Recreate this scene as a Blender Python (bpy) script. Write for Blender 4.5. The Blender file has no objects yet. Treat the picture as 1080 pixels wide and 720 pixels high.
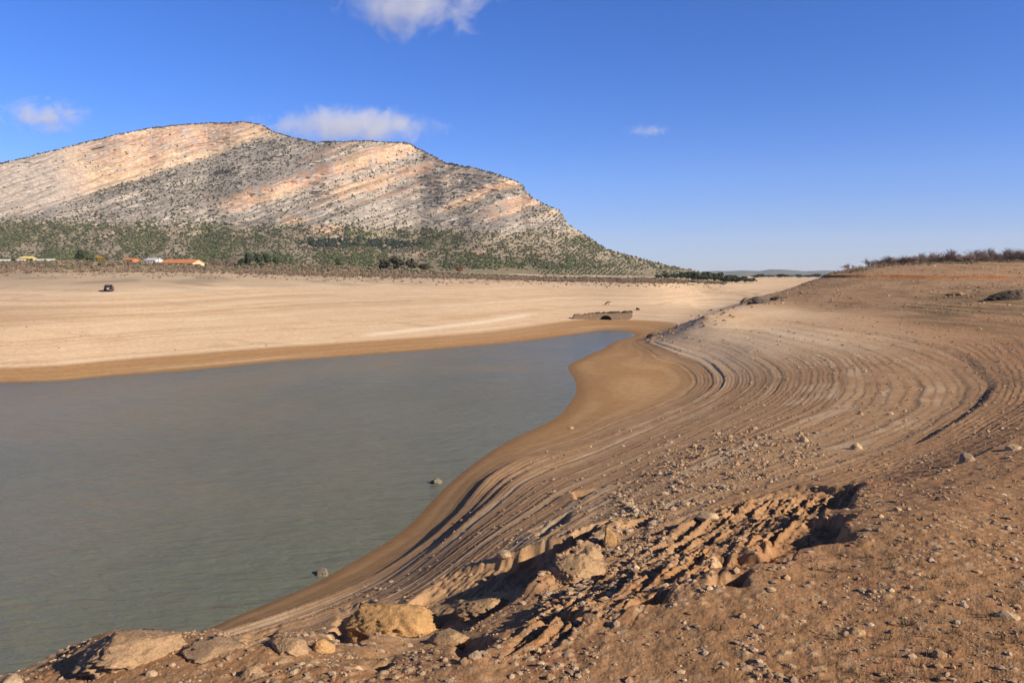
import bpy, math, random
import numpy as np
from mathutils import Vector
rng = np.random.default_rng(7)
random.seed(7)
SC = bpy.context.scene
COL = SC.collection
H, F, CU, HV = 15.0, 800.0, 540.0, 287.0          # eye height over the water, focal length and horizon in photo pixels
R = math.radians

# ------------------------------------------------------------------ noise
def _h(ix, iy, s):
    n = (ix.astype(np.uint32) * np.uint32(374761393) + iy.astype(np.uint32) * np.uint32(668265263) + np.uint32((s * 1442695041) & 0xffffffff))
    n = (n ^ (n >> np.uint32(13))) * np.uint32(1274126177)
    return n ^ (n >> np.uint32(16))
def gn(x, y, s=0):
    """gradient noise, about -1..1"""
    x = np.asarray(x, np.float64); y = np.asarray(y, np.float64)
    fx, fy = np.floor(x), np.floor(y)
    ix, iy = fx.astype(np.int64), fy.astype(np.int64)
    dx, dy = (x - fx).astype(np.float32), (y - fy).astype(np.float32)
    u = dx * dx * dx * (dx * (dx * 6 - 15) + 10); v = dy * dy * dy * (dy * (dy * 6 - 15) + 10)
    def g(ox, oy):
        a = _h(ix + ox, iy + oy, s).astype(np.float32) * np.float32(2 * math.pi / 4294967296.0)
        return np.cos(a) * (dx - ox) + np.sin(a) * (dy - oy)
    a = g(0, 0); a = a + u * (g(1, 0) - a)
    b = g(0, 1); b = b + u * (g(1, 1) - b)
    return (a + v * (b - a)) * 1.5
def fbm(x, y, s=0, o=4, lac=2.1, gain=.5):
    t, a, n = 0, 1.0, 0
    for k in range(o):
        t = t + a * gn(x, y, s + k * 17); n += a
        x = x * lac + 3.1; y = y * lac + 7.7; a *= gain
    return t / n
def cells(x, y, s=0):
    """distance to the nearest scattered point and that cell's random number"""
    fx, fy = np.floor(x), np.floor(y); ix, iy = fx.astype(np.int64), fy.astype(np.int64)
    best = np.full(np.shape(x), 9.0, np.float32); rid = np.zeros(np.shape(x), np.float32)
    for ox in (-1, 0, 1):
        for oy in (-1, 0, 1):
            h = _h(ix + ox, iy + oy, s)
            px = (h & np.uint32(1023)) / 1023.0; py = ((h >> np.uint32(10)) & np.uint32(1023)) / 1023.0
            d = np.hypot(fx + ox + px - x, fy + oy + py - y)
            m = d < best
            best = np.where(m, d, best); rid = np.where(m, ((h >> np.uint32(20)) & np.uint32(1023)) / 1023.0, rid)
    return best, rid
def ss(a, b, x):
    t = np.clip((x - a) / (b - a), 0, 1); return t * t * (3 - 2 * t)
def mix(a, b, t):
    return a + (b - a) * t
def mixc(c, k, m):
    return c + (np.asarray(k, np.float32) - c) * m[..., None]

# ------------------------------------------------------------------ the lie of the land
def contour(z, pts):
    z = float(zm(z)); return [(u, v, (H - z) * F / (v - HV), z) for u, v in pts]
_ZO = [-9, 0, 1.3, 3.75, 6, 8.25, 10.5, 11.5, 12.3, 13, 14.7, 16.5, 40]
_ZN = [-9, 0, .7, 2.0, 3.3, 4.6, 6.0, 7.2, 9.0, 10.6, 14.2, 17.5, 41]
def zm(z): return np.interp(z, _ZO, _ZN)           # old-water-line heights -> metres above today's water
def zi(z): return np.interp(z, _ZN, _ZO)
CP = []                                            # (u, v, distance, height)
SHORE = [(60,716),(184,676),(256,646.5),(328,616.5),(382,586.5),(429,555.5),(453,531),(476,508),(510,481.5),(551,457.5),(585,441),(600,426),(607,403),(600,385),(612,378.5),(626,371.5),(640,365),(654,358.5),(668,352),
         (650,348.5),(620,351),(560,359),(480,366.5),(400,373),(300,380.5),(200,390.5),(100,398),(0,403.5)]
CP += contour(0.0, SHORE)
CP += contour(1.3, [(680,368),(712,384),(730,399),(716,417),(672,436),(608,462),(546,483),(511,505),(483,538),(456,566),(404,600),(300,648)])
CP += contour(3.75, [(712,363),(760,380),(778,398),(752,424),(690,452),(610,485),(548,514),(500,553),(455,588),(380,635)])
CP += contour(6.0, [(725,354),(790,371),(828,395),(806,425),(730,462),(648,500),(560,547),(480,603),(400,648)])
CP += contour(8.25, [(742,346),(850,365),(896,394),(885,424),(810,460),(700,505),(620,548),(540,600),(450,655)])
CP += contour(10.5, [(745,336.5),(790,337),(870,345),(960,358),(1025,380),(1049,407),(1028,435),(978,466),(922,488),(850,512),(778,535),(700,568),(640,592),(560,632),(470,682)])
CP += contour(11.5, [(1080,346),(947,333),(840,325),(795,320)])
def at(u, d, z): CP.append((u, None, d, z))
def pv(u, v, z):
    z = float(zm(z)); CP.append((u, v, (H - z) * F / (v - HV), z))
# the near bank top
for u, v, z in [(1080,719,12.35),(900,719,12.25),(700,719,12.15),(540,719,12.05),(400,719,11.95),(250,719,11.85),(100,719,11.7),(0,722,11.5),
                (1080,600,12.3),(900,610,12.2),(760,610,12.05),(620,665,12.0),(500,695,11.95),(300,692,11.75),(180,672,11.45),(110,668,11.3),(60,700,11.3),
                (1080,520,12.1),(960,540,12.15),(1080,470,11.85),(1000,500,11.75),(1080,435,11.2),(1080,400,10.95),(1080,370,11.15),
                (1080,310,13.0),(1080,290,14.7),(950,310,12.75),(950,291,14.55),(850,298,13.3),(815,309.5,12.1),(800,314.5,11.7),
                (770,325,10.9),(740,334,9.9),(715,344,7.0),(690,353,1.2)]: pv(u, v, z)
for u, d, z in [(1080,260,18.2),(950,280,17.8),(890,268,15.0),(890,280,15.7),(1080,5,9.7),(540,5,9.2),(0,5,8.6),(540,1,9.6),(0,1,9),(1080,1,10.2),
                (1080,350,18.5),(950,360,16.0),(890,380,12.5),(1080,500,15),(950,500,11),
                (-250,5,8.2),(-250,10,7.4),(-250,16,4.8),(-250,22,1.6),(-250,28,-1),(0,18,5),(0,22,3),(0,26,1),(0,30,-.6),(100,20,4.6),(100,24,2.6),(100,28,.6),(-500,10,7),(-500,18,2),(-500,28,-1.4),(-500,60,-2.4),
                (-250,60,-2.4),(-250,95,-.6),(-250,115,3),(-250,220,10.5),(-500,100,0),(-500,220,12),
                (0,60,-2.6),(200,60,-2.6),(300,90,-2.4),(400,90,-2.2),(400,60,-2),(500,120,-1.6),(560,120,-1.2),(500,80,-1),(420,57,-1.1),(330,47,-1.0),(470,70,-1.0),(200,42,-1.4),(100,42,-1.8),(560,100,-.8),(632,185,-.35),(608,158,-.45),(585,136,-.6),(575,120,-.6),(570,105,-.6),(660,128,.42),(640,110,.34),(690,120,.62),(660,100,.5),(630,96,.25),
                (0,127,5),(0,149,7),(0,191,9.5),(0,266,14),(0,300,16.2),(0,400,20),(115,195,10.4),(115,266,13.6),(115,305,16.4),(60,109,.8),
                (300,166,4),(300,243,8),(300,300,12),(300,360,15),(300,460,19),(150,150,4.7),(180,300,15.3),(180,480,20.6),
                (400,180,3.6),(400,260,7.6),(400,340,11.9),(400,430,15.4),
                (500,189,2.5),(500,257,6),(500,320,9),(500,382,10.7),(500,450,13.3),
                (620,225,1.5),(620,313,6),(620,369,9),(620,416,9.8),(620,480,11.5),
                (700,232,2.5),(700,313,6),(700,369,9),(700,432,9.7),(760,400,6),(760,472,8.5),
                (740,205,2.6),(740,295,2.2),(740,382,4.0),(715,185,1.5),(800,270,4.8),(800,340,5),(800,420,6.0),(850,345,6.6),(850,440,7),(850,700,9),(760,700,9.5),(900,700,10),(1080,700,11),
                (600,700,14),(300,700,22),(0,700,26),(700,900,11),(860,1000,8),(300,1000,26),(0,1000,30),(1080,1000,9),
                (1400,5,10.2),(1400,15,9.4),(1400,35,8.2),(1400,80,7.5),(1400,150,12),(1400,260,19),(1400,450,16),(1700,8,10.5),(1700,40,10),(1700,260,19),(1250,60,6.9)]: at(u, d, z)
CP = np.array([(u, d, z) for u, v, d, z in CP], float)
KB = 4.0
def ab(u, d): return np.clip((u - CU) / 100.0, -12, 13), KB * np.log(np.clip(d, .8, 1100))
_A, _B = ab(CP[:, 0], CP[:, 1])
def _k(r2): return .5 * r2 * np.log(r2 + 1e-9)
_n = len(CP)
_M = np.zeros((_n + 3, _n + 3))
_M[:_n, :_n] = _k((_A[:, None] - _A) ** 2 + (_B[:, None] - _B) ** 2) + np.eye(_n) * .003
_M[:_n, _n] = 1; _M[:_n, _n + 1] = _A; _M[:_n, _n + 2] = _B; _M[_n:, :_n] = _M[:_n, _n:].T
_W = np.linalg.solve(_M, np.concatenate([CP[:, 2], np.zeros(3)]))
def base(u, d):
    a, b = ab(np.asarray(u, float), np.asarray(d, float)); sh = np.broadcast(a, b).shape
    a = np.broadcast_to(a, sh).ravel().astype(np.float32); b = np.broadcast_to(b, sh).ravel().astype(np.float32)
    out = np.empty(a.shape)
    A32, B32, W32 = _A.astype(np.float32), _B.astype(np.float32), _W.astype(np.float32)
    for i in range(0, len(a), 40000):
        aa, bb = a[i:i + 40000, None], b[i:i + 40000, None]
        r2 = (aa - A32) ** 2 + (bb - B32) ** 2
        out[i:i + 40000] = (r2 * np.log(r2 + np.float32(1e-9)) * np.float32(.5)) @ W32[:_n] + W32[_n] + W32[_n + 1] * aa[:, 0] + W32[_n + 2] * bb[:, 0]
    return np.clip(out.reshape(sh), -4, 32)

_D = np.exp(np.linspace(math.log(2.2), math.log(600), 2400))
def hit(u, v, zf=None):
    """where the ray through a photo pixel first meets the land: distance"""
    z = base(np.full(_D.shape, float(u)), _D)
    e = z - (H - (v - HV) / F * _D)
    i = int(np.argmax(e > 0))
    if not (e > 0).any() or i == 0: return 450.0 if v < 300 else 7.0
    t = -e[i - 1] / (e[i] - e[i - 1]); d0 = float(_D[i - 1] + t * (_D[i] - _D[i - 1]))
    if zf is None: return d0
    dd = np.exp(np.linspace(math.log(d0 * .75), math.log(d0 * 1.3), 500)); e = zf(np.full(dd.shape, float(u)), dd) - (H - (v - HV) / F * dd)
    i = int(np.argmax(e > 0))
    if not (e > 0).any() or i == 0: return d0
    t = -e[i - 1] / (e[i] - e[i - 1]); return float(dd[i - 1] + t * (dd[i] - dd[i - 1]))
def xy(u, d): return (u - CU) / F * d
def line(pts):
    return np.array([(xy(u, hit(u, v)), hit(u, v)) for u, v in pts])
def sdist(x, y, P):
    """signed distance to an open polyline (left of its direction is positive) and the position along it 0..1"""
    best = np.full(x.shape, 1e9); sg = np.zeros(x.shape); al = np.zeros(x.shape)
    L = np.concatenate([[0], np.cumsum(np.hypot(*np.diff(P, axis=0).T))])
    for i in range(len(P) - 1):
        p, q = P[i], P[i + 1]; e = q - p; l2 = e @ e
        t = np.clip(((x - p[0]) * e[0] + (y - p[1]) * e[1]) / l2, 0, 1)
        dx, dy = x - p[0] - t * e[0], y - p[1] - t * e[1]
        d = np.hypot(dx, dy); m = d < best
        best = np.where(m, d, best); sg = np.where(m, np.sign(e[0] * dy - e[1] * dx), sg); al = np.where(m, (L[i] + t * (L[i + 1] - L[i])) / L[-1], al)
    return best * np.where(sg == 0, 1, sg), al
def poly_sd(x, y, P):
    """distance to a closed outline, positive inside, and the direction from the nearest point of the outline"""
    best = np.full(x.shape, 1e9); nx = np.zeros(x.shape); ny = np.zeros(x.shape); ins = np.zeros(x.shape, bool)
    for i in range(len(P)):
        p, q = P[i - 1], P[i]; e = q - p; l2 = e @ e + 1e-12
        t = np.clip(((x - p[0]) * e[0] + (y - p[1]) * e[1]) / l2, 0, 1)
        dx, dy = x - p[0] - t * e[0], y - p[1] - t * e[1]; d = np.hypot(dx, dy); m = d < best
        best = np.where(m, d, best); nx = np.where(m, dx / (d + 1e-9), nx); ny = np.where(m, dy / (d + 1e-9), ny)
        c = (p[1] > y) != (q[1] > y)
        ins ^= c & (x < (q[0] - p[0]) * (y - p[1]) / (q[1] - p[1] + 1e-12) + p[0])
    return np.where(ins, best, -best), nx, ny
# hollows eaten into the bank top: (outline in the photo, depth in metres)
HOLLOWS = [([(738,547),(760,531),(830,518),(907,513),(902,540),(850,546),(780,549)], .40),
           ([(745,606),(752,592),(800,586),(806,570),(834,554),(898,546),(897,574),(845,582),(826,601)], .46),
           ([(738,621),(748,612),(792,607),(792,621)], .35),
           ([(424,646),(468,606),(525,592),(600,570),(645,556),(612,584),(584,598),(588,618),(560,630),(505,640),(455,652)], 1.35),
           ([(346,684),(356,642),(402,626),(380,652),(396,680),(372,692)], .8),
           ([(236,680),(260,666),(296,664),(290,690),(250,692)], .6),
           ([(640,642),(712,625),(709,640),(664,646)], .4),
           ([(464,692),(480,677),(524,674),(508,690),(488,699)], .32),
           ([(650,562),(668,549),(692,545),(687,557),(662,563)], .4),
           ([(556,664),(600,648),(628,649),(592,665)], .3),
           ([(283,716),(305,707),(332,711),(310,719)], .25), ([(368,712),(388,700),(422,702),(402,713)], .28),
           ([(600,520),(636,500),(640,512),(610,530)], .35), ([(560,560),(600,540),(604,548),(570,570)], .3)]
HOLLOWS = [(line(p), a) for p, a in HOLLOWS]
RILLS = line([(530,694),(556,652),(640,604),(700,560),(760,535),(905,512),(850,560),(750,612),(650,660),(570,692)])
_sp = line([(690,354),(704,348),(720,342),(740,335),(757,329),(772,324),(788,319),(803,314),(818,310)]); _sp = _sp[np.argsort(_sp[:, 1])]; SPX, SPY = _sp[:, 0], _sp[:, 1]
_LV = [0.12]
_r2 = np.random.default_rng(11)
while _LV[-1] < 13.4: _LV.append(_LV[-1] + float(_r2.choice([.16, .2, .26, .34, .42])) * (1.2 if _LV[-1] < 2 else 1.0))
_LV = np.array(_LV)
_i = np.argmin(abs(_LV - 6.0)); _LV[_i] = 5.9; _LV[_i + 1] = 6.6
_LV = np.sort(_LV)
_LS = _r2.uniform(.12, .58, len(_LV)); _LS[(_LV > .9) & (_LV < 2.8)] = np.clip(_LS[(_LV > .9) & (_LV < 2.8)] * 1.5, .3, .85); _LS[_i] = .5; _j = int(np.argmin(abs(_LV - .76))); _LV[_j] = .76; _LS[_j] = .9; _LS[_i - 1] = .3; _LS[_i + 1] = .3
def land(u, d, full=False):
    """height of the ground; with full also the masks that colour it"""
    u = np.asarray(u, float); d = np.asarray(d, float)
    x = xy(u, d); y = d
    z0 = base(u, d)
    near = ss(170, 110, d)
    q0 = zi(z0)
    z1 = z0 + .05 * near * fbm(x * .14, y * .14, 3, 3) * ss(-.2, 1.0, z0)
    right = ss(-6, 4, x + .12 * (y - 40)) * ss(215, 180, d) + ss(60, 45, d)
    right = np.clip(right, 0, 1)
    # drawdown terraces
    crumb = ss(60, 30, y) * .020 * fbm(x * 4, y * 4, 9, 3)
    w = z1 + crumb + .022 * fbm(x * .7, y * .7, 5, 3) + .010 * gn(x * 3.1, y * 3.1, 6)
    k = np.clip(np.searchsorted(_LV, w) - 1, 0, len(_LV) - 2)
    lo, hi = _LV[k], _LV[k + 1]
    t = np.clip((w - lo) / (hi - lo), 0, 1)
    tt = ss(0, .2, t) * .86 + .14 * t
    patch = ss(-.55, .15, gn(x * .11, y * .07, 21)) * .6 + .4
    st = _LS[k] * patch * ss(.05, .6, z1) * ss(12.4, 11.4, q0) * right
    st = st * mix(1, .3, ss(.72, .5, z1))
    st = st * np.where(k == _j, mix(1, .35, ss(48, 75, y)), 1)
    st = np.clip(st, 0, .97) * mix(1, .52, ss(48, 80, y))
    z = z1 + (hi - lo) * (tt - t) * st * ss(8.0, 11.0, y)
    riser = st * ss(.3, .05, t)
    wf = w * 9.0 + .8 * fbm(z1 * 1.2, x * .01, 8, 3); tf = wf - np.floor(wf)
    z = z + (ss(0, .3, tf) - tf) / 9.0 * .5 * right * (.35 + .65 * ss(-.3, .4, gn(x * .14, y * .09, 23))) * ss(.3, .8, z1) * ss(12.0, 11.0, q0) * ss(14.0, 19.0, y)
    ring = t
    # hollows and rills in the edge of the bank top
    m_e = np.zeros_like(z); rill = np.zeros_like(z); reach = np.zeros_like(z)
    nm = (y < 40) & (y > 6)
    if nm.any():
        xs, ys = x[nm], y[nm]
        wx = xs + .34 * fbm(xs * .8, ys * .8, 31, 3); wy = ys + .34 * fbm(xs * .8 + 9, ys * .8, 32, 3)
        zz = z[nm]; mm = np.zeros_like(zz)
        for P, a in HOLLOWS:
            c0, r0 = P.mean(0), np.ptp(P, axis=0).max() + 2
            near_ = np.hypot(xs - c0[0], ys - c0[1]) < r0
            if not near_.any(): continue
            sd, nx, ny = poly_sd(wx[near_], wy[near_], P)
            sv = P[:, 0] * .66 - P[:, 1] * .75; sq = wx[near_] * .66 - wy[near_] * .75
            ramp = ss(sv.min() - .2, sv.min() + .72 * np.ptp(sv), sq)
            dep = a * .72 * ramp * ss(-.06, .26, sd)
            lip = a * .24 * ss(-1.2, -.1, sd) * ss(.15, -.1, sd) * ramp
            zz[near_] += -dep + lip; mm[near_] = np.maximum(mm[near_], ss(-.1, .3, sd))
        z[nm] = zz; m_e[nm] = mm
        sd, nx, ny = poly_sd(xs + .5 * fbm(xs * .5, ys * .5, 33, 2), ys, RILLS)
        rc = ss(-.5, .9, sd)
        al = .50 * xs + .87 * ys; ac = .87 * xs - .50 * ys
        f1 = gn(al * .35 + .25 * gn(xs * 1.5, ys * 1.5, 51), ac * 2.3 + .3 * fbm(xs * 1.3, ys * 1.3, 53, 3), 52)
        f2 = gn(al * .8, ac * 5.5 + .35 * fbm(xs * 2.0, ys * 2.0, 54, 2), 56)
        reach[nm] = rc; rill[nm] = rc * ss(.1, -.35, f1)
        ph = ac * 1.5 + .55 * fbm(al * .22, ac * .5, 57, 2) + .10 * fbm(xs * 2.2, ys * 2.2, 58, 2); fr_ = ph - np.floor(ph)
        saw = ss(0, .13, fr_) * (1 - fr_)
        ph2 = ac * 3.3 + .5 * fbm(al * .3, ac * .8, 59, 2) + .12 * fbm(xs * 3, ys * 3, 61, 2); fr2 = ph2 - np.floor(ph2); saw2 = ss(0, .2, fr2) * (1 - fr2)
        z[nm] = z[nm] + rc * (.21 * (saw - .4) * (.5 + .8 * ss(-.3, .3, gn(al * .3, ac * .5, 60))) + .11 * (saw2 - .4) * ss(-.2, .3, f1) + .04 * f2 + .07 * fbm(xs * 4, ys * 4, 55, 4))
    # clods and crumbs
    top = ss(9.3, 11.2, q0) * near
    rub = ss(.0, .5, fbm(x * .35, y * .35, 61, 3) + .35 * ss(7.5, 9, q0) * ss(10.4, 9.6, q0)) * ss(6.5, 8, q0)
    c1, id1 = cells(x * 4.2, y * 4.2, 63)
    bump = ss(0, 1, np.clip(1.1 - c1 / (.25 + .35 * id1), 0, 1)) * (id1 > .45)
    z = z + near * ss(60, 25, y) * (.035 * rub + .004 * top) * bump
    dry = ss(.3, 1.8, z0)
    z = z + near * dry * (.012 + .035 * top + .09 * m_e) * fbm(x * 2.3, y * 2.3, 71, 5)
    z = z + near * dry * ss(30, 12, y) * (.004 + .004 * top) * fbm(x * 11, y * 13, 73, 3)
    # the far slopes on the right: clay benches, and the broken crest of the spit
    sdl = x - np.interp(y, SPY, SPX); sdl = np.where((y > SPY[0] - 4) & (y < SPY[-1] + 25), sdl, 99)
    fs = ss(100, 150, y) * ss(11.0, 12.0, q0) * ss(430, 350, y) * ss(770, 860, u)
    cut = 13.3 + .12 * gn(x * .12, y * .12, 81)
    z = z + fs * (.55 * ss(cut - .02, cut + .12, z0) - .55 * ss(cut + .1, cut + 1.6, z0)) * ss(.1, -.15, np.abs((u - 955) / 110.0) - 1 + .3 * gn(x * .3, y * .05, 82))
    wq = z0 * 2.6 + .5 * fbm(x * .05, y * .05, 86, 3); tq = wq - np.floor(wq)
    z = z + fs * (ss(0, .3, tq) - tq) / 2.6 * .75 * ss(-.25, .3, gn(x * .06, y * .04, 87))
    z = z + fs * (.16 * fbm(x * .35, y * .35, 83, 4) + .10 * np.clip(fbm(x * 1.1, y * 1.1, 84, 3), 0, 1) * ss(-.1, .4, fbm(x * .07, y * .05, 85, 3)))
    sp = np.clip(1 - np.abs(sdl) / mix(2.5, 9.0, ss(150, 230, y)), 0, 1)
    z = z + sp * (.45 * np.clip(fbm(x * .45, y * .3, 88, 4) + .25, 0, 1) + .12 * fbm(x * 1.6, y * 1.6, 89, 3))
    far = ss(95, 140, y) * (1 - fs)
    z = z + far * dry * (.10 * fbm(x * .09, y * .09, 91, 5) + .22 * ss(9, 14, z0) * fbm(x * .05, y * .05, 92, 4)) + ss(260, 420, y) * 1.2 * fbm(x * .012, y * .012, 93, 4) - ss(900, 3500, y) * 40
    if not full: return z
    return z, dict(x=x, y=y, z0=z0, q0=q0, z1=z1, right=right, near=near, riser=riser, ring=ring, st=st, k=k, m_e=m_e, rill=rill, reach=reach, rub=rub, bump=bump, id1=id1, top=top, fs=fs, far=far, cut=cut)
def ground_at(x, y):
    x = np.asarray(x, float); y = np.asarray(y, float)
    return land(x / y * F + CU, y)
def spot(u, v):
    d = hit(u, v, land); x = xy(u, d)
    return x, d, float(land(np.array([float(u)]), np.array([d]))[0])

# ------------------------------------------------------------------ mesh helpers
def mesh_np(name, V, Q, mat, col=None, smooth=True):
    me = bpy.data.meshes.new(name)
    V = np.asarray(V, np.float32).reshape(-1, 3); Q = np.asarray(Q, np.int32); n = Q.shape[1]
    me.vertices.add(len(V)); me.vertices.foreach_set('co', V.ravel())
    me.loops.add(Q.size); me.loops.foreach_set('vertex_index', Q.ravel())
    me.polygons.add(len(Q)); me.polygons.foreach_set('loop_start', np.arange(0, Q.size, n, dtype=np.int32))
    try: me.polygons.foreach_set('loop_total', np.full(len(Q), n, np.int32))
    except Exception: pass
    me.polygons.foreach_set('use_smooth', np.full(len(Q), smooth, bool))
    me.update(calc_edges=True)
    if col is not None:
        c = np.ones((len(V), 4), np.float32); c[:, :3] = np.clip(np.asarray(col).reshape(-1, 3), 0, 1)
        a = me.color_attributes.new('Col', 'FLOAT_COLOR', 'POINT'); a.data.foreach_set('color', c.ravel())
    if mat: me.materials.append(mat)
    return me
def put(name, me, parent=None, loc=None):
    o = bpy.data.objects.new(name, me); COL.objects.link(o)
    if parent: o.parent = parent
    if loc is not None: o.location = loc
    return o
def grid_quads(nr, nc):
    i = np.arange(nr * nc, dtype=np.int32).reshape(nr, nc)
    return np.stack([i[:-1, :-1], i[:-1, 1:], i[1:, 1:], i[1:, :-1]], -1).reshape(-1, 4)
def tag(o, label=None, cat=None, group=None, kind=None):
    if label: o['label'] = label
    if cat: o['category'] = cat
    if group: o['group'] = group
    if kind: o['kind'] = kind
    return o
def empty(name, loc, rz=0):
    o = bpy.data.objects.new(name, None); o.empty_display_size = .2; COL.objects.link(o); o.location = loc; o.rotation_euler.z = rz
    return o
class MB:
    def __init__(s): s.V = []; s.Fc = []
    def box(s, c, d, rz=0, taper=1.0, shear=(0, 0)):
        b = len(s.V); cz, sz = math.cos(rz), math.sin(rz)
        for k, (i, j, l) in enumerate([(-1,-1,-1),(1,-1,-1),(1,1,-1),(-1,1,-1),(-1,-1,1),(1,-1,1),(1,1,1),(-1,1,1)]):
            f = taper if l > 0 else 1
            px, py, pz = i * d[0] / 2 * f + (shear[0] if l > 0 else 0), j * d[1] / 2 * f + (shear[1] if l > 0 else 0), l * d[2] / 2
            s.V.append((c[0] + px * cz - py * sz, c[1] + px * sz + py * cz, c[2] + pz))
        s.Fc += [tuple(b + q for q in f) for f in [(0,3,2,1),(4,5,6,7),(0,1,5,4),(1,2,6,5),(2,3,7,6),(3,0,4,7)]]
        return s
    def poly(s, pts, axis_from, axis_to):
        """prism: an outline in the (x, z) plane between two y values"""
        b = len(s.V); n = len(pts)
        for yy in (axis_from, axis_to):
            for px, pz in pts: s.V.append((px, yy, pz))
        s.Fc.append(tuple(range(b, b + n))); s.Fc.append(tuple(reversed(range(b + n, b + 2 * n))))
        for i in range(n):
            j = (i + 1) % n; s.Fc.append((b + j, b + i, b + n + i, b + n + j))
        return s
    def tube(s, pts, rad, n=6):
        b = len(s.V); m = len(pts)
        for i, p in enumerate(pts):
            p = Vector(p); q = Vector(pts[min(i + 1, m - 1)]) - Vector(pts[max(i - 1, 0)])
            if q.length < 1e-6: q = Vector((0, 0, 1))
            q.normalize(); a = q.cross(Vector((.3, .9, .1))); a.normalize(); c = q.cross(a)
            r = rad[i] if hasattr(rad, '__len__') else rad
            for k in range(n):
                t = 2 * math.pi * k / n
                s.V.append(tuple(p + a * (r * math.cos(t)) + c * (r * math.sin(t))))
        for i in range(m - 1):
            for k in range(n):
                l = (k + 1) % n
                s.Fc.append((b + i * n + k, b + i * n + l, b + (i + 1) * n + l, b + (i + 1) * n + k))
        s.Fc.append(tuple(b + k for k in reversed(range(n)))); s.Fc.append(tuple(b + (m - 1) * n + k for k in range(n)))
        return s
    def mesh(s, name, mat, smooth=False):
        me = bpy.data.meshes.new(name); me.from_pydata(s.V, [], s.Fc); me.materials.append(mat)
        if smooth:
            for p in me.polygons: p.use_smooth = True
        me.update(); return me
    def build(s, name, mat, parent=None, loc=None, smooth=False): return put(name, s.mesh(name, mat, smooth), parent, loc)
def ico(sub):
    import bmesh
    bm = bmesh.new(); bmesh.ops.create_icosphere(bm, subdivisions=sub, radius=1)
    V = np.array([v.co[:] for v in bm.verts]); Fc = np.array([[v.index for v in f.verts] for f in bm.faces]); bm.free()
    return V, Fc
ICO1, ICO2, ICO3, ICO4, ICO5 = ico(1), ico(2), ico(3), ico(4), ico(5)
def scatter(name, P, S, mat, cols=None, ic=ICO1, rough=.3, squash=.7, variants=12, smooth=False):
    """many lumps as one mesh: P positions, S radii"""
    Vb, Fb = ic; n = len(P); nv = len(Vb)
    var = []
    for k in range(variants):
        r = 1 + rough * rng.uniform(-1, 1, nv)
        sc = np.array([rng.uniform(.75, 1.25), rng.uniform(.75, 1.25), squash * rng.uniform(.75, 1.3)])
        a = rng.uniform(0, 6.28); c, s_ = math.cos(a), math.sin(a)
        v = Vb * r[:, None] * sc; var.append(np.stack([v[:, 0] * c - v[:, 1] * s_, v[:, 0] * s_ + v[:, 1] * c, v[:, 2]], 1))
    var = np.array(var)[rng.integers(0, variants, n)]
    V = (var * np.asarray(S)[:, None, None] + np.asarray(P)[:, None, :]).reshape(-1, 3)
    Q = (Fb[None] + (np.arange(n) * nv)[:, None, None]).reshape(-1, 3)
    c = None if cols is None else np.repeat(np.asarray(cols), nv, 0)
    return put(name, mesh_np(name, V, Q, mat, c, smooth))

# ------------------------------------------------------------------ materials
class NT:
    def __init__(s, name):
        s.m = bpy.data.materials.new(name); s.m.use_nodes = True; s.t = s.m.node_tree; s.t.nodes.clear()
        s.out = s.n('ShaderNodeOutputMaterial'); s.b = s.n('ShaderNodeBsdfPrincipled'); s.l(s.b.outputs[0], s.out.inputs['Surface'])
    def n(s, t, **kw):
        x = s.t.nodes.new(t)
        for k, v in kw.items(): setattr(x, k, v)
        return x
    def l(s, a, b): s.t.links.new(a, b)
    def set(s, **kw):
        for k, v in kw.items(): s.b.inputs[k.replace('_', ' ')].default_value = v
        return s
    def noise(s, scale, detail=4, rough=.55, vec=None, dist=0.0):
        x = s.n('ShaderNodeTexNoise'); x.inputs['Scale'].default_value = scale; x.inputs['Detail'].default_value = detail; x.inputs['Roughness'].default_value = rough; x.inputs['Distortion'].default_value = dist
        s.l(vec if vec else s.coord(), x.inputs['Vector']); return x.outputs['Fac']
    def coord(s):
        if not hasattr(s, '_c'): s._c = s.n('ShaderNodeTexCoord').outputs['Object']
        return s._c
    def ramp(s, f, stops):
        r = s.n('ShaderNodeValToRGB'); e = r.color_ramp.elements
        while len(e) < len(stops): e.new(.5)
        for i, (p, c) in enumerate(stops): e[i].position = p; e[i].color = (*c, 1) if len(c) == 3 else c
        s.l(f, r.inputs[0]); return r.outputs[0]
    def maprange(s, f, a, b, c, d):
        m = s.n('ShaderNodeMapRange'); s.l(f, m.inputs[0])
        for i, v in zip((1, 2, 3, 4), (a, b, c, d)): m.inputs[i].default_value = v
        return m.outputs[0]
    def mul(s, col, val):
        m = s.n('ShaderNodeMix', data_type='RGBA', blend_type='MULTIPLY'); m.inputs[0].default_value = 1
        s.l(col, m.inputs[6])
        if isinstance(val, (tuple, list)): m.inputs[7].default_value = (*val, 1)
        else: s.l(val, m.inputs[7])
        return m.outputs[2]
    def mixf(s, f, a, b):
        m = s.n('ShaderNodeMix', data_type='RGBA'); s.l(f, m.inputs[0])
        for i, v in ((6, a), (7, b)):
            if isinstance(v, (tuple, list)): m.inputs[i].default_value = (*v, 1)
            else: s.l(v, m.inputs[i])
        return m.outputs[2]
    def bump(s, h, strength, dist):
        b = s.n('ShaderNodeBump'); b.inputs['Strength'].default_value = strength; b.inputs['Distance'].default_value = dist
        s.l(h, b.inputs['Height']); s.l(b.outputs[0], s.b.inputs['Normal']); return s
    def color(s, c): s.l(c, s.b.inputs['Base Color']); return s
def attr(nt, name='Col'):
    a = nt.n('ShaderNodeAttribute'); a.attribute_name = name; return a.outputs['Color']
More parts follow.
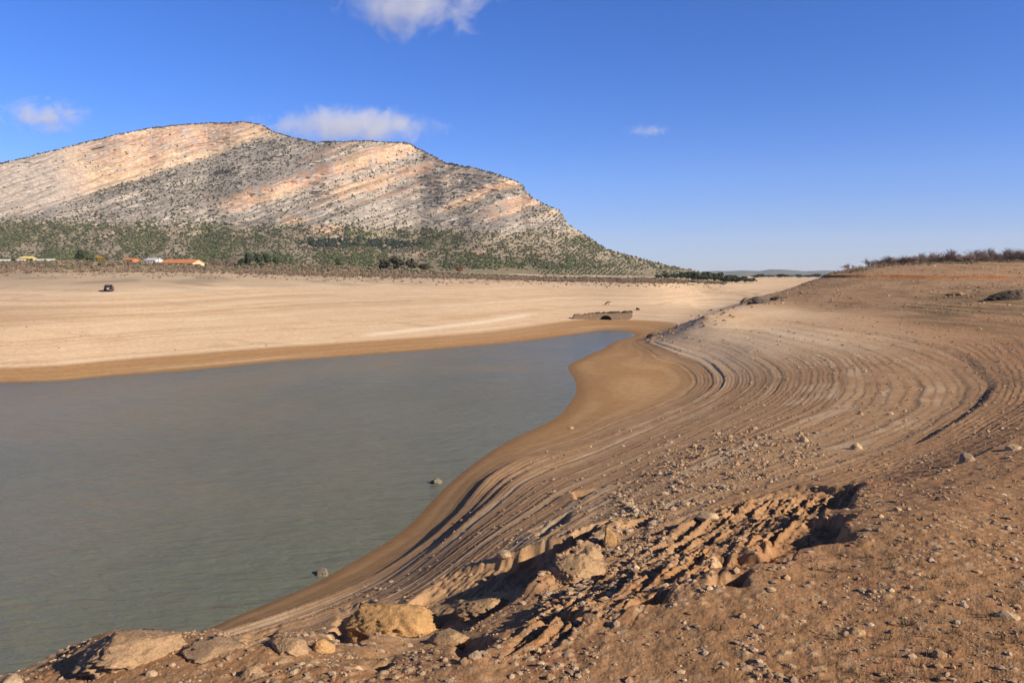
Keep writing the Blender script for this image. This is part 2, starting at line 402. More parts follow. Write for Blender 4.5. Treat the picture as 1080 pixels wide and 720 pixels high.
def m_vary(name, c, amt=.25, scale=3.0, rough=.85, bump=0.0, spec=.25, sc2=None):
    t = NT(name); f = t.noise(scale, 5, .6)
    v = t.maprange(f, .25, .75, 1 - amt, 1 + amt)
    rgb = t.n('ShaderNodeRGB'); rgb.outputs[0].default_value = (*c, 1)
    t.color(t.mul(rgb.outputs[0], v)); t.set(Roughness=rough, Specular_IOR_Level=spec)
    if bump: t.bump(f, .6, bump)
    return t.m
def m_attr(name, s1, a1, s2, a2, rough=.95, bump=.01, bscale=40, spec=.15):
    t = NT(name); c = attr(t)
    v1 = t.maprange(t.noise(s1, 5, .6), .25, .75, 1 - a1, 1 + a1); v2 = t.maprange(t.noise(s2, 4, .65), .25, .75, 1 - a2, 1 + a2)
    t.color(t.mul(t.mul(c, v1), v2)); t.set(Roughness=rough, Specular_IOR_Level=spec)
    if bump: t.bump(t.noise(bscale, 6, .65), .7, bump)
    return t.m
M_GROUND = m_attr('earth', 1.3, .16, 22, .30, bump=.02, bscale=30, rough=.97, spec=.1)
M_ROCK = m_attr('mountain_rock', .022, .20, .20, .42, bump=3.0, bscale=.09, spec=.05)
M_LEAF = m_attr('scrub_leaf', .3, .2, 2.0, .3, bump=0, spec=.05)
M_STONE = m_attr('stone', 3, .2, 30, .2, bump=.006, bscale=40)
M_CLOD = m_attr('dry_clod', 4, .18, 22, .34, bump=.06, bscale=18)
M_TWIG = m_attr('bare_twig', 1, .2, 5, .2, bump=0)

# ------------------------------------------------------------------ ground
def fan_rows(): 
    r = [.6]
    while r[-1] < 9000:
        d = r[-1]
        r.append(d * (1 + (.02 if d < 2.6 else .0024 if d < 30 else .0034 if d < 45 else .0042 if d < 150 else .006 if d < 330 else .012 if d < 600 else .05)))
    return np.array(r)
rows = fan_rows()
cols = np.concatenate([np.linspace(-2600, -420, 40)[:-1], np.linspace(-420, -40, 120)[:-1], np.arange(-40, 1121, 1.0), np.linspace(1121, 1500, 120)[1:], np.linspace(1500, 3600, 40)[1:]])
U, D = np.meshgrid(cols, rows)
Z, g = land(U, D, True)
x, y, z0, z1, q0 = g['x'], g['y'], g['z0'], g['z1'], g['q0']
n1 = fbm(x * .25, y * .25, 101, 4); n2 = fbm(x * 1.4, y * 1.4, 103, 4); n3 = fbm(x * .05, y * .05, 105, 4)
n4 = fbm(x * 9, y * 9, 107, 2)
c = np.empty(U.shape + (3,), np.float32); c[:] = (.40, .25, .14)                       # dry tan silt
hgt = Z
lev = hgt + .05 * n1
# streaks that follow the old water lines
stripe = fbm(lev * 3.1 + .15 * n1, n3 * 2, 111, 4)
c = mixc(c, (.48, .325, .195), ss(.0, .5, stripe) * .8 * g['near'])
c = mixc(c, (.29, .185, .11), ss(.05, .5, -stripe) * .75 * g['near'])
c = mixc(c, (.52, .39, .26), ss(.30, .7, gn(lev * 6.5, n3 * 3, 113)) * .7 * g['near'] * ss(12, 9, q0))
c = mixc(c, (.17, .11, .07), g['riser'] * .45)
# bank top: reddish brown earth
red = ss(9.6, 11.4, q0) * g['near']
c = mixc(c, (.33, .185, .095), red * .85)
c = mixc(c, (.35, .17, .095), red * ss(.05, .5, n1) * .65)
c = mixc(c, (.23, .145, .095), red * ss(.1, .5, n2) * .5)
c = mixc(c, (.42, .28, .17), red * ss(.15, .5, -n2) * .4)
c = mixc(c, (.42, .22, .10), g['reach'] * ss(.0, .4, n1 + .4 * n2) * .7)
c = mixc(c, (.44, .31, .19), g['bump'] * (g['rub'] + .3 * red) * .6)
c = mixc(c, (.48, .36, .23), (g['bump'] > .3) * (g['id1'] > .8) * (g['rub'] + .4 * red) * .6)
# wet silt by the water
wet = ss(.84, .54, z1 + .12 * n1 + .05 * n2) * g['right'] + ss(1.45, 1.2, z1 + .08 * n1) * (1 - g['right'])
wetc = np.zeros_like(c); wetc[:] = (.36, .215, .105)
wetc = mixc(wetc, (.44, .285, .155), ss(-.1, .4, fbm(lev * 5, n3, 121, 3)) * .6)
wetc = mixc(wetc, (.22, .125, .06), ss(.22, .0, z1) * .7)
c = c + (wetc - c) * (wet * .95)[..., None]
c = mixc(c, (.47, .34, .21), ss(.12, .02, np.abs(z1 - .34 - .1 * gn(x * .02, y * .02, 123))) * ss(.1, .5, gn(x * .018, y * .018, 125) + .25) * (1 - g['right']) * .9)
# the far bank: pale sand, then straw and grey grass
fr = ss(80, 120, y) * ss(1.1, 1.5, z1) * (1 - g['fs']) * (1 - red)
st2 = fbm(z0 * 1.3 + .5 * n3, n3 * 2 + x * .004, 131, 4)
sand = np.zeros_like(c); sand[:] = (.64, .47, .31)
sand = mixc(sand, (.70, .54, .37), ss(0, .5, st2) * .7)
sand = mixc(sand, (.54, .37, .22), ss(.0, .5, -st2) * .7)
sand = mixc(sand, (.36, .23, .13), ss(.3, .6, fbm(x * .03, y * .1, 133, 4)) * .5)
sand = mixc(sand, (.74, .60, .43), ss(.28, .5, gn(z0 * 2.3 + n3, x * .006, 134)) * .5)
sand = mixc(sand, (.40, .26, .15), ss(.34, .5, gn(z0 * 3.7 + .6 * n3, x * .004, 135)) * .35)
sand = mixc(sand, (.76, .63, .46), ss(.30, .08, np.abs(z0 - 1.9 - (U - 380) * .004)) * ss(375, 400, U) * ss(575, 545, U) * .9)
c = c + (sand - c) * fr[..., None]
gr = fr * ss(8.8, 11.5, z0 + 1.6 * n3) * ss(170, 230, y)
c = mixc(c, (.46, .36, .25), gr * .8)
c = mixc(c, (.30, .24, .17), gr * ss(-.1, .4, fbm(x * .06, y * .03, 137, 4)) * .75)
c = mixc(c, (.23, .185, .12), ss(13, 16, z0) * ss(300, 360, y) * .85 * (1 - .5 * ss(0, .4, n3)))
# the far slope on the right: ochre and brown with a red cut
fs = g['fs']
c = mixc(c, (.335, .215, .13), fs * .85)
c = mixc(c, (.24, .155, .085), fs * ss(-.1, .4, fbm(x * .08, y * .05, 141, 4)) * .8)
c = mixc(c, (.40, .25, .135), fs * ss(.1, .5, fbm(x * .05, y * .04, 143, 3)) * .8)
c = mixc(c, (.42, .34, .24), fs * ss(.2, .6, fbm(x * .3, y * .15, 145, 4)) * .6)
c = mixc(c, (.36, .13, .045), fs * ss(.16, .02, np.abs(z0 - g['cut'] - .05)) * ss(.15, -.1, np.abs((U - 945) / 130.0) - 1) * .95)
# dark brushy band across the middle of the right slope
c = mixc(c, (.17, .125, .07), ss(70, 95, y) * ss(230, 180, y) * ss(880, 1000, U) * ss(10.9, 11.4, q0) * ss(13.4, 12.6, q0) * ss(-.35, .3, fbm(x * .2, y * .08, 147, 4)) * .75)
lum = c.mean(-1, keepdims=True); c = np.clip(lum + (c - lum) * 1.09, .015, 1) * np.array((.97, .95, .95), np.float32)
V = np.stack([x, y, Z], -1)
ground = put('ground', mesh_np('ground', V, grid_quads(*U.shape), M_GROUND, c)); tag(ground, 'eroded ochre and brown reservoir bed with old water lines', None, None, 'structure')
del V, c, sand, wetc

# ------------------------------------------------------------------ water
t = NT('murky_water')
t.set(Roughness=.2, IOR=1.25)
f = t.noise(.012, 3, .5); f2 = t.noise(.09, 4, .6)
t.l(t.maprange(t.noise(.02, 4, .6, None, .6), .35, .65, .10, .30), t.b.inputs['Roughness'])
t.color(t.mixf(t.maprange(f, .3, .7, 0, 1), (.115, .130, .088), (.175, .175, .140)))
mp = t.n('ShaderNodeMapping'); t.l(t.coord(), mp.inputs[0]); mp.inputs['Rotation'].default_value = (0, 0, R(-32)); mp.inputs['Scale'].default_value = (.55, 1.6, 1)
w1 = t.noise(1.5, 4, .6, mp.outputs[0], .3); w2 = t.noise(.35, 2, .5, mp.outputs[0], .2)
mm = t.n('ShaderNodeMath', operation='MULTIPLY_ADD'); t.l(w2, mm.inputs[0]); mm.inputs[1].default_value = 2.0; t.l(w1, mm.inputs[2])
t.bump(mm.outputs[0], 1.0, .20)
M_WATER = t.m
wx = np.linspace(-420, 260, 120); wy = np.linspace(2, 290, 80); WX, WY = np.meshgrid(wx, wy)
water = put('water', mesh_np('water', np.stack([WX, WY, np.zeros_like(WX)], -1), grid_quads(*WX.shape), M_WATER)); tag(water, 'murky grey-green reservoir water with small wind ripples', None, None, 'structure')

# ------------------------------------------------------------------ mountain
PROF = [(-420,236),(-250,214),(-120,194),(0,173),(60,158),(120,143),(160,135),(200,131),(250,129),(275,131),(292,141),(330,150),(380,149),(430,151),(455,164),(470,172),(500,177),(530,186),(550,194),(560,208),(575,216),(590,222),(600,237),(620,250),(640,263),(670,271),(700,279),(735,286),(770,292)]
FOOT = [(-420,284),(0,284),(300,288),(500,292),(640,297),(735,297),(770,297)]
mu = np.arange(-420, 771, 1.25); NT_ = 420
prof = np.interp(mu, *zip(*PROF)) + 1.4 * fbm(mu * .06, mu * 0, 201, 4) * ss(280, 230, np.interp(mu, *zip(*PROF)))
foot = np.interp(mu, *zip(*FOOT))
T = np.linspace(0, 1, NT_)[:, None]
MV = foot + (prof - foot) * T; MU = np.broadcast_to(mu, MV.shape)
hh = HV - MV
S = MV + .33 * MU + 7 * fbm(MU * .012, MV * .012, 203, 4) + 2.5 * fbm(MU * .06, MV * .06, 204, 3)          # across the tilted beds
S0 = MV + .33 * MU + 6 * np.sin(MU * .011 + 1)
CLR = np.zeros_like(MV)
CL = np.zeros_like(MV)                             # bare cliff
def bed(s0, s1, u0, u1, k=1.0, soft=2.5):
    global CL, CLR
    CLR = np.maximum(CLR, k * ss(s0 - soft - 2, s0 + soft + 2, S0) * ss(s1 + soft + 2, s1 - soft - 2, S0) * ss(u0 - 60, u0 + 60, MU) * ss(u1 + 60, u1 - 60, MU))
    CL = np.maximum(CL, k * ss(s0 - soft, s0 + soft, S) * ss(s1 + soft, s1 - soft, S) * ss(u0 - 30, u0 + 30, MU + 10 * fbm(MU * .03, MV * .05, 206, 3)) * ss(u1 + 26, u1 - 26, MU))
bed(150, 237, -420, 300, 1.0, 3)
bed(286, 305, 235, 445, .95); bed(270, 278, 325, 445, .7); bed(317, 331, 340, 472, .9); bed(306, 311, 300, 420, .3); bed(338, 343, 380, 490, .5); bed(345, 351, 430, 520, .4); bed(366, 378, 470, 556, .85); bed(388, 404, 515, 570, .95); bed(412, 420, 560, 605, .5)
rockz = ss(246, 232, MV + 6 * fbm(MU * .02, MV * .03, 207, 4) - .018 * (MU - 260))                          # rocky upper part against the bushy apron
CL = CL * ss(232, 214, MV - .05 * np.clip(MU - 250, 0, 400))
rate = mix(11.0, 5.6, ss(0, 40, hh)); rate = rate * mix(1.15, .36, CLR * ss(232, 206, MV)) * (1 + .35 * fbm(S0 * .09, MU * .001, 209, 2)) * mix(1, .42, ss(.05, .3, gn(S0 * .17, MU * .0009, 210)) * ss(25, 45, hh)) * mix(1, .55, ss(.05, .3, gn(S0 * .42, MU * .0012, 212)) * ss(25, 45, hh))
dv = np.concatenate([np.zeros((1, mu.size)), -np.diff(MV, axis=0)], 0)
cum = np.cumsum(np.maximum(rate, .6) * dv, 0)
_pl = np.where(HV - prof > 40, 40 * 8.3 + (HV - prof - 40) * 6.2, np.clip(HV - prof, 1, 40) * 8.6)        # how deep each column runs in all
_pl = np.maximum(_pl, np.interp(mu, [-420, 540, 620, 680, 770], [0, 0, 640, 640, 520]))
_rt = np.pad(_pl / np.maximum(cum[-1], 1), 90, mode='edge'); _kk = np.hanning(181); _rt = np.convolve(_rt, _kk / _kk.sum(), 'valid')
MD = np.interp(mu, [-420, 300, 600, 770], [400, 425, 470, 560]) + cum * _rt
ribs = fbm(MU * .017 - MV * .02, MV * .075, 211, 4); gul = np.abs(gn(MU * .022 + .4 * gn(MV * .02, MU * .01, 214), MV * .02, 213))
amp = ss(4, 45, hh)
MD = MD + amp * (13 * ribs + 3.5 * fbm(MU * .07, MV * .35, 215, 4) + 10 * fbm(S * .30, MU * .010, 216, 4)) * (1 - .25 * CL)
MX = (MU - CU) / F * MD; MY = MD; MZ = H + hh / F * MD
mn1 = fbm(MU * .02, MV * .03, 221, 4); mn2 = fbm(MU * .09, MV * .12, 223, 4); mn3 = fbm(S * .22, MU * .01, 225, 4)
mc = np.empty(MV.shape + (3,), np.float32); mc[:] = (.36, .31, .26)
mc = mixc(mc, (.46, .38, .30), ss(0, .5, mn2) * .8); mc = mixc(mc, (.24, .20, .155), ss(0, .45, -mn2 + .3 * mn1) * .7)
mc = mixc(mc, (.46, .37, .29), ss(.1, .5, mn3) * .45 * rockz); mc = mixc(mc, (.25, .215, .18), ss(.1, .5, -mn3) * .4 * rockz)
cliff = np.empty_like(mc); cliff[:] = (.49, .325, .215)
cliff = mixc(cliff, (.51, .37, .235), ss(0, .4, mn1) * .8); cliff = mixc(cliff, (.46, .27, .185), ss(0, .4, -mn1 + .3 * mn3) * .75); cliff = mixc(cliff, (.40, .34, .29), ss(.05, .4, mn2 - .4 * mn1) * .8); cliff = mixc(cliff, (.58, .46, .33), ss(.1, .5, mn3) * .6)
cliff = mixc(cliff, (.27, .19, .135), ss(.16, .45, -mn3) * .6)
cliff = mixc(cliff, (.36, .31, .265), ss(135, 40, MU + 40 * mn1) * .85)
cliff = mixc(cliff, (.54, .40, .265), ss(228, 231, S) * ss(238, 234, S) * ss(60, 130, MU) * .8)
mc = mc + (cliff - mc) * (np.clip(CL * 1.25, 0, 1) * .97)[..., None]
ap = 1 - rockz
mc = mixc(mc, (.31, .245, .165), ap * .75); mc = mixc(mc, (.19, .175, .085), ap * ss(-.3, .35, mn1 + .25 * mn2) * .7); mc = mixc(mc, (.42, .31, .21), ap * ss(.28, .5, mn2 - .3 * mn1) * .6)
mc = mixc(mc, (.24, .20, .12), ss(18, 6, hh) * .7)
def scar(u, v, ru, rv, k=.85):
    global mc
    e = ((MU - u) / ru) ** 2 + ((MV - v) / rv) ** 2 + .5 * mn2
    mc = mixc(mc, (.46, .31, .21), ss(1.1, .7, e) * k)
for a in [(380,264,18,4),(455,268,26,2.5),(500,266,18,2),(22,256,20,1.6),(615,277,10,1.5),(640,283,8,1.2),(355,262,12,2),(310,232,16,5),(345,242,22,5),(560,266,22,1.5)]: scar(*a)
nb = 14                                             # the far side of the ridge
bx = [MX]; by = [MY]; bz = [MZ]; bc = [mc]
for k in range(1, nb + 1):
    q = k * 40.0
    bx.append((MX[-1] * (MY[-1] + q) / MY[-1])[None]); by.append((MY[-1] + q)[None]); bz.append(np.maximum(MZ[-1] - .05 * q - .0012 * q * q, -5)[None]); bc.append(mc[-1:])
bx, by, bz, bc = (np.concatenate(a, 0) for a in (bx, by, bz, bc))
bz[0] -= 6
mountain = put('mountain', mesh_np('mountain', np.stack([bx, by, bz], -1), grid_quads(*bx.shape), M_ROCK, bc)); tag(mountain, 'long limestone mountain with tilted cliff bands over a bushy foot', None, None, 'structure')
# low far ridge
fu = np.arange(560, 1300, 4.0); fp = np.interp(fu, [560,700,745,790,800,812,825,850,872,900,1000,1300], [294,290,286,285.3,286,284,284.2,286,285.2,286.5,285,288]) + .5 * fbm(fu * .08, fu * 0, 231, 3)
fy = np.array([5200, 5400, 5700, 6100, 6800])[:, None] + 0 * fu; fz = np.stack([0 * fu - 40, (H + (HV - fp) / F * 5400) - 12, H + (HV - fp) / F * 5700, H + (HV - fp) / F * 5900, 0 * fu - 40])
fc = np.empty(fy.shape + (3,), np.float32); fc[:] = (.10, .115, .11)
hills = put('hills', mesh_np('hills', np.stack([(fu - CU) / F * fy, fy, fz], -1), grid_quads(*fy.shape), M_ROCK, fc)); tag(hills, 'low dark hills far off on the horizon', None, None, 'structure')

# scrub on the mountain
def sheet_scatter(n, prob, size, colr, name, label, ic=ICO1, squash=.75):
    p = prob.ravel(); idx = rng.choice(p.size, n, p=p / p.sum())
    j = rng.uniform(-.5, .5, (n, 2))
    P = np.stack([MX.ravel()[idx], MY.ravel()[idx], MZ.ravel()[idx]], 1)
    P[:, 0] += j[:, 0] * 1.25 * P[:, 1] / F; P[:, 2] += j[:, 1] * .3
    s = size(idx, n) ; P[:, 2] += s * .35
    cl = np.array(colr)[rng.integers(0, len(colr), n)] * rng.uniform(.7, 1.3, (n, 1))
    return tag(scatter(name, P, s, M_LEAF, cl, ic, .32, squash), label, None, None, 'stuff')
area = np.maximum(np.gradient(MD, axis=0), .5) * 0 + (MV[:1] * 0 + np.abs(dv) * MD ** .3)
clump = ss(-.35, .45, mn2 + .5 * mn1)
band_dark = ss(.0, .4, -mn3) * .6 + .4
pr = area * mix(1, .7, ss(430, 560, MU) * ap) * (1 - CL * .93) * mix(.34 * band_dark * mix(1, 2.5, ss(236, 242, S) * ss(300, 270, S) * ss(330, 280, MU)), .95, ap) * (.25 + clump) * ss(1, 5, hh)
pr[-2:] += area[-2:] * 2.0
GREENS = [(.058,.064,.036),(.078,.082,.046),(.048,.056,.032),(.10,.09,.062),(.08,.068,.048)]
sheet_scatter(36000, pr, lambda i, n: rng.uniform(.4, 1.45, n) * (.55 + MD.ravel()[i] / 1900), GREENS, 'scrub', 'dark green scrub dotted over the mountain flank')
pr2 = area * ap * mix(.8, .6, ss(430, 560, MU)) * ss(-.1, .3, mn1 + .35 * mn2) * ss(2, 8, hh) * (.3 + ss(25, 10, hh))
sheet_scatter(5600, pr2, lambda i, n: rng.uniform(.7, 1.8, n) * (.6 + MD.ravel()[i] / 2400), [(.058,.076,.032),(.080,.096,.040),(.10,.102,.052),(.05,.060,.032)], 'tree_cover', 'olive and pine cover on the lower mountain slope', ICO2)
pine = ss(1.15, .6, ((MU - 378) / 66) ** 2 + ((MV - 257.5 - .02 * (MU - 378)) / 5.5) ** 2 + .5 * mn2) * ss(1.0, 1.3, ((MU - 382) / 20) ** 2 + ((MV - 265) / 5) ** 2)  # dark cloud-shadow patch, imitated with added dark pines
sheet_scatter(380, area * pine * (.15 + ss(-.1, .35, mn2)) + 1e-12, lambda i, n: rng.uniform(1.0, 2.6, n), [(.030,.040,.032),(.044,.052,.038)], 'cloud_shade_pines', 'dark pines added in place of a cloud shadow at the mountain foot', ICO2, .9)
gro = ss(560, 590, MU) * ss(742, 725, MU) * ss(2.5, 6, MV - prof) * ss(.5, 2, foot - MV) * (np.abs((MU + 1.2 * MV) / 5.5 - np.round((MU + 1.2 * MV) / 5.5)) < .16) * (np.abs((MV - .12 * MU) / 2.1 - np.round((MV - .12 * MU) / 2.1)) < .25) * ss(-.5, .1, mn1 + .4 * mn2)
sheet_scatter(1900, area * gro + 1e-12, lambda i, n: rng.uniform(.8, 1.3, n), [(.075,.085,.050),(.095,.10,.062)], 'olive_grove', 'dotted rows of olive trees on the low right slope', ICO1, .85)
right_tail = ss(600, 640, MU) * ss(300, 262, MV * 0 + 262) * ss(12, 3, (MV - prof) )
sheet_scatter(260, area * right_tail + 1e-12, lambda i, n: rng.uniform(.7, 1.7, n), [(.055,.065,.038),(.07,.078,.042)], 'ridge_wood', 'dark trees along the low right end of the ridge', ICO2, 1.1)

# ------------------------------------------------------------------ things
def n3(P, s, seed, o=4):
    t, a, n = 0, 1.0, 0
    P = P * s
    for k in range(o):
        X, Y, Zz = P[:, 0] + k * 3.7, P[:, 1] + k * 1.3, P[:, 2] - k * 2.1
        t = t + a * (gn(X + .7 * Zz, Y - .6 * Zz, seed + k) + gn(Y + .3 * X + 5, Zz + 3, seed + 31 + k) + gn(Zz + 7, X - .4 * Y, seed + 61 + k)) * .6; n += a; a *= .55; P = P * 2.1
    return t / n
TAN, PALE, ORANGE, BROWN, DARK, GREY = (.37,.235,.130), (.45,.315,.19), (.44,.255,.110), (.28,.17,.095), (.085,.066,.050), (.32,.225,.145)
def rock_mesh(rx, ry, rz, colr, seed, ic=ICO3, amp=.28, lumps=1.3, mat=None, ridge=0.0):
    Vb, Fb = ic
    n = n3(Vb, lumps, seed, 5); nf = n3(Vb, lumps * 5, seed + 9, 3)
    q = np.round(n * 3) / 3
    r = 1 + amp * (n * .75 + q * .25) * 1.6 + amp * .36 * nf
    V = Vb * r[:, None]
    qr = np.random.default_rng(seed + 77)
    for _ in range(9 if len(Vb) > 600 else 5):
        nn = qr.normal(0, 1, 3); nn[2] = abs(nn[2]) * .8; nn /= np.linalg.norm(nn); dd = V @ nn; lim = qr.uniform(.62, .9)
        V = V - nn * (np.maximum(dd - lim, 0) * .9)[:, None]
    if len(Vb) > 600: V = V * (1 + .15 * n3(Vb, lumps * 7, seed + 19, 5) + .05 * np.abs(n3(Vb, lumps * 3, seed + 29, 2)))[:, None]
    V[:, 2] = np.where(V[:, 2] < 0, V[:, 2] * .7, V[:, 2])
    V = V * np.array([rx, ry, rz])
    cc = np.array(colr)[None] * (1 + .22 * nf + .18 * n)[:, None]
    return mesh_np('stone', V, Fb, mat or M_CLOD, cc, len(Vb) > 600)
def rock(name, u, v, wpx, hpx, colr, label, cat, seed, ic=ICO3, amp=.28, lumps=1.3, depth=.8, sink=.45, rz=0, group=None, dark=None):
    x, d, z = spot(u, v); k = d / F
    rx, rh = wpx * k / 2, hpx * k / 1.5
    o = put(name, rock_mesh(rx, rx * depth, rh, colr, seed, ic, amp, lumps), None, (x, d + rx * depth * .5, 0))
    zz = float(ground_at(np.array([x]), np.array([d + rx * depth * .5]))[0]); o.location.z = max(z, min(zz, z + rh * .5)) + rh * (.35 - sink); o.rotation_euler.z = rz
    return tag(o, label, cat, group)
rock('earth_clod', 130, 698, 106, 26, TAN, 'broad tan clod outcrop at the edge of the bank above the water, bottom left', 'clod', 1, ICO5, .34, 1.6, .9, .3)
rock('earth_clod', 222, 691, 60, 8, TAN, 'low crumbly pale clod just right of the broad bottom left outcrop', 'clod', 2, ICO4, .32, 2.0, .9, .3)
rock('earth_clod', 8, 722, 30, 10, PALE, 'pale clod tip in the bottom left corner of the bank', 'clod', 3, ICO4, .25)
rock('earth_clod', 416, 668, 96, 33, ORANGE, 'largest orange ochre clod sitting in the dark hollow of the bank edge', 'clod', 14, ICO5, .30, 1.7, .75, .2)
rock('earth_clod', 305, 690, 42, 19, TAN, 'rounded tan clod left of the large orange clod', 'clod', 5, ICO5, .28, 1.5, .8, .25)
rock('earth_clod', 338, 687, 28, 17, ORANGE, 'small orange tan clod between the rounded clod and the large orange clod', 'clod', 6, ICO4, .28, 1.5, .8, .25)
rock('earth_clod', 472, 678, 50, 13, TAN, 'lumpy brown clod right of the large orange clod', 'clod', 7, ICO4, .34, 2.2)
rock('earth_clod', 608, 612, 62, 26, TAN, 'rough pebbly clod mass at the right end of the longest black shadow', 'clod', 8, ICO5, .36, 2.4, .8, .3)
rock('earth_clod', 643, 575, 15, 24, ORANGE, 'upright orange tan clod standing like a stump on the rubble slope', 'clod', 9, ICO4, .32, 1.8, .8, .1)
rock('earth_clod', 622, 590, 30, 20, TAN, 'flattish clod at the foot of the upright stump-like clod', 'clod', 10, ICO4, .32, 2.0)
rock('earth_clod', 516, 648, 70, 20, TAN, 'long crumbly clod ridge below the longest black shadow', 'clod', 11, ICO5, .36, 2.6, .6, .3)
rock('stone', 532, 588, 18, 8, PALE, 'pale stone poking out of the long black shadow', 'stone', 12, ICO3, .2)
rock('stone', 724, 533, 14, 7, PALE, 'pale flat stone lying below the pebble patch', 'stone', 13, ICO3, .2)
rock('stone', 748, 546, 24, 9, PALE, 'wide pale slab stone half sunk in reddish earth below the pebble patch', 'stone', 14, ICO3, .2)
rock('stone', 848, 466, 11, 11, PALE, 'pale squarish block at the top of the pebble patch', 'stone', 15, ICO3, .25, 1.1)
rock('stone', 905, 473, 13, 9, PALE, 'pale stone with a thin shadow right of the pebble patch', 'stone', 16, ICO3, .22)
rock('stone', 1022, 486, 16, 15, GREY, 'upright grey stone with a black shadow on the right slope', 'stone', 17, ICO3, .26)
rock('stone', 1072, 474, 17, 10, PALE, 'pale stone near the right edge with a long thin shadow', 'stone', 18, ICO3, .2)
rock('stone', 990, 527, 7, 6, DARK, 'small dark stone alone on the bare reddish slope', 'stone', 19, ICO2, .25)
rock('stone', 948, 538, 10, 5, PALE, 'small pale flat stone right of the black gully shadows', 'stone', 20, ICO2, .2)
rock('stone', 1066, 652, 26, 9, PALE, 'flat pale stone at the lower right edge', 'stone', 21, ICO3, .2)
rock('stone', 992, 692, 18, 10, TAN, 'tan stone beside dry weeds at lower right', 'stone', 22, ICO3, .25)
rock('stone', 904, 668, 20, 8, TAN, 'flattish tan stone in the lower right gravel', 'stone', 23, ICO3, .25)
rock('stone', 158, 712, 14, 9, PALE, 'small pale stone on the bank below the broad outcrop', 'stone', 24, ICO3, .25)
rock('stone', 264, 712, 22, 12, TAN, 'tan stone on the bank in front of the rounded clod', 'stone', 25, ICO3, .28)
rock('stone', 500, 694, 16, 10, GREY, 'grey brown stone beside a small black pit near the bottom', 'stone', 26, ICO3, .28)
rock('stone', 624, 655, 20, 13, BROWN, 'dark brown lump at the lip of the lowest gully', 'stone', 27, ICO3, .32)
rock('stone', 644, 658, 8, 6, PALE, 'small white stone right of the dark brown lump', 'stone', 28, ICO2, .2)
rock('stone', 582, 716, 12, 8, TAN, 'tan stone at the middle of the bottom edge', 'stone', 29, ICO3, .25)
rock('stone', 940, 437, 8, 5, PALE, 'pale stone on the upper slope inside the widest ring', 'stone', 30, ICO2, .2)
rock('stone', 908, 437, 7, 5, PALE, 'small pale stone lying on the ringed slope, left of its twin', 'stone', 31, ICO2, .2)
rock('stone', 603, 452, 6, 4, PALE, 'white stone on the wet brown shore', 'stone', 32, ICO2, .2)
rock('stone', 673, 327, 5.5, 5, DARK, 'dark lone boulder on the far sand right of the ruined bridge', 'boulder', 33, ICO3, .2)
rock('rock_outcrop', 1066, 316, 46, 13, DARK, 'dark rock slab jutting from the slope at the right edge', 'rock', 34, ICO5, .6, 3.2, .5, .2)
rock('rock_outcrop', 801, 320, 24, 10, (.13,.10,.075), 'largest dark rock pile on the crest of the spit', 'rock', 35, ICO5, .62, 3.2, .7, .2)
rock('rock_outcrop', 820, 316, 15, 6, DARK, 'low dark rock just right of the largest rock pile on the spit', 'rock', 36, ICO3, .35, 2.0)
rock('rock_outcrop', 788, 318, 13, 7, BROWN, 'jagged brown rock just left of the largest rock pile on the spit', 'rock', 37, ICO3, .38, 2.0)
rock('rock_outcrop', 688, 355, 13, 5, DARK, 'dark rock at the water tip at the foot of the spit', 'rock', 38, ICO3, .35, 2.0)
rock('rock_outcrop', 1012, 311, 22, 5, BROWN, 'broken brown rock ledge on the right slope left of the dark slab', 'rock', 39, ICO3, .4, 2.2)
def wet_rock(u, v, w, h, label, seed):
    d = H * F / (v - HV); k = d / F
    o = put('wet_rock', rock_mesh(w * k / 2, w * k / 2.4, h * k / 1.4, (.20,.165,.125), seed, ICO4, .4, 2.6), None, (xy(u, d), d, .1 * h * k)); tag(o, label, 'rock')
wet_rock(340, 605, 16, 9, 'wet rough stone standing in the shallows near the bank', 40)
wet_rock(460, 509, 12, 7, 'farther wet stone standing in the shallows by the shore', 41)
# repeats: stones along the spit, in the rubble, on the slopes
def stones(n, pick, label, group, name='stone', colrs=(TAN, PALE, GREY), smin=3.0, smax=8.0, ic=ICO3):
    protos = [rock_mesh(1, .85, .62, colrs[k % len(colrs)], 300 + k + len(group), ic, .34, 1.9) for k in range(6)]
    for i in range(n):
        u, v = pick(i); x, d, z = spot(u, v)
        s = random.uniform(smin, smax) ** 1.0 * d / F / 2
        o = put(name, protos[i % 6], None, (x, d, z + s * .12)); o.scale = (s, s, s); o.rotation_euler.z = random.uniform(0, 6.28)
        tag(o, label, 'rock' if name == 'spit_rock' else 'stone', group)
SPIT = [(684,356),(694,350),(706,346),(720,341),(733,336),(746,331),(760,326),(774,322),(790,318),(806,315),(822,311),(845,303)]
def on_spit(i):
    t = random.random() * (len(SPIT) - 1.001); k = int(t); f = t - k
    return SPIT[k][0] * (1 - f) + SPIT[k + 1][0] * f + random.gauss(0, 7), SPIT[k][1] * (1 - f) + SPIT[k + 1][1] * f + abs(random.gauss(0, 5)) + 1.0
stones(90, on_spit, 'small broken brown rock strewn along the crest of the spit', 'rocks along the spit', 'spit_rock', (BROWN, BROWN, TAN, DARK), 1.6, 4.5)
def in_poly(P):
    def f(i):
        while True:
            a = random.random(), random.random(); xs, ys = [p[0] for p in P], [p[1] for p in P]
            u, v = min(xs) + a[0] * (max(xs) - min(xs)), min(ys) + a[1] * (max(ys) - min(ys)); ins = False
            for k in range(len(P)):
                (x1, y1), (x2, y2) = P[k - 1], P[k]
                if (y1 > v) != (y2 > v) and u < (x2 - x1) * (v - y1) / (y2 - y1) + x1: ins = not ins
            if ins: return u, v
    return f
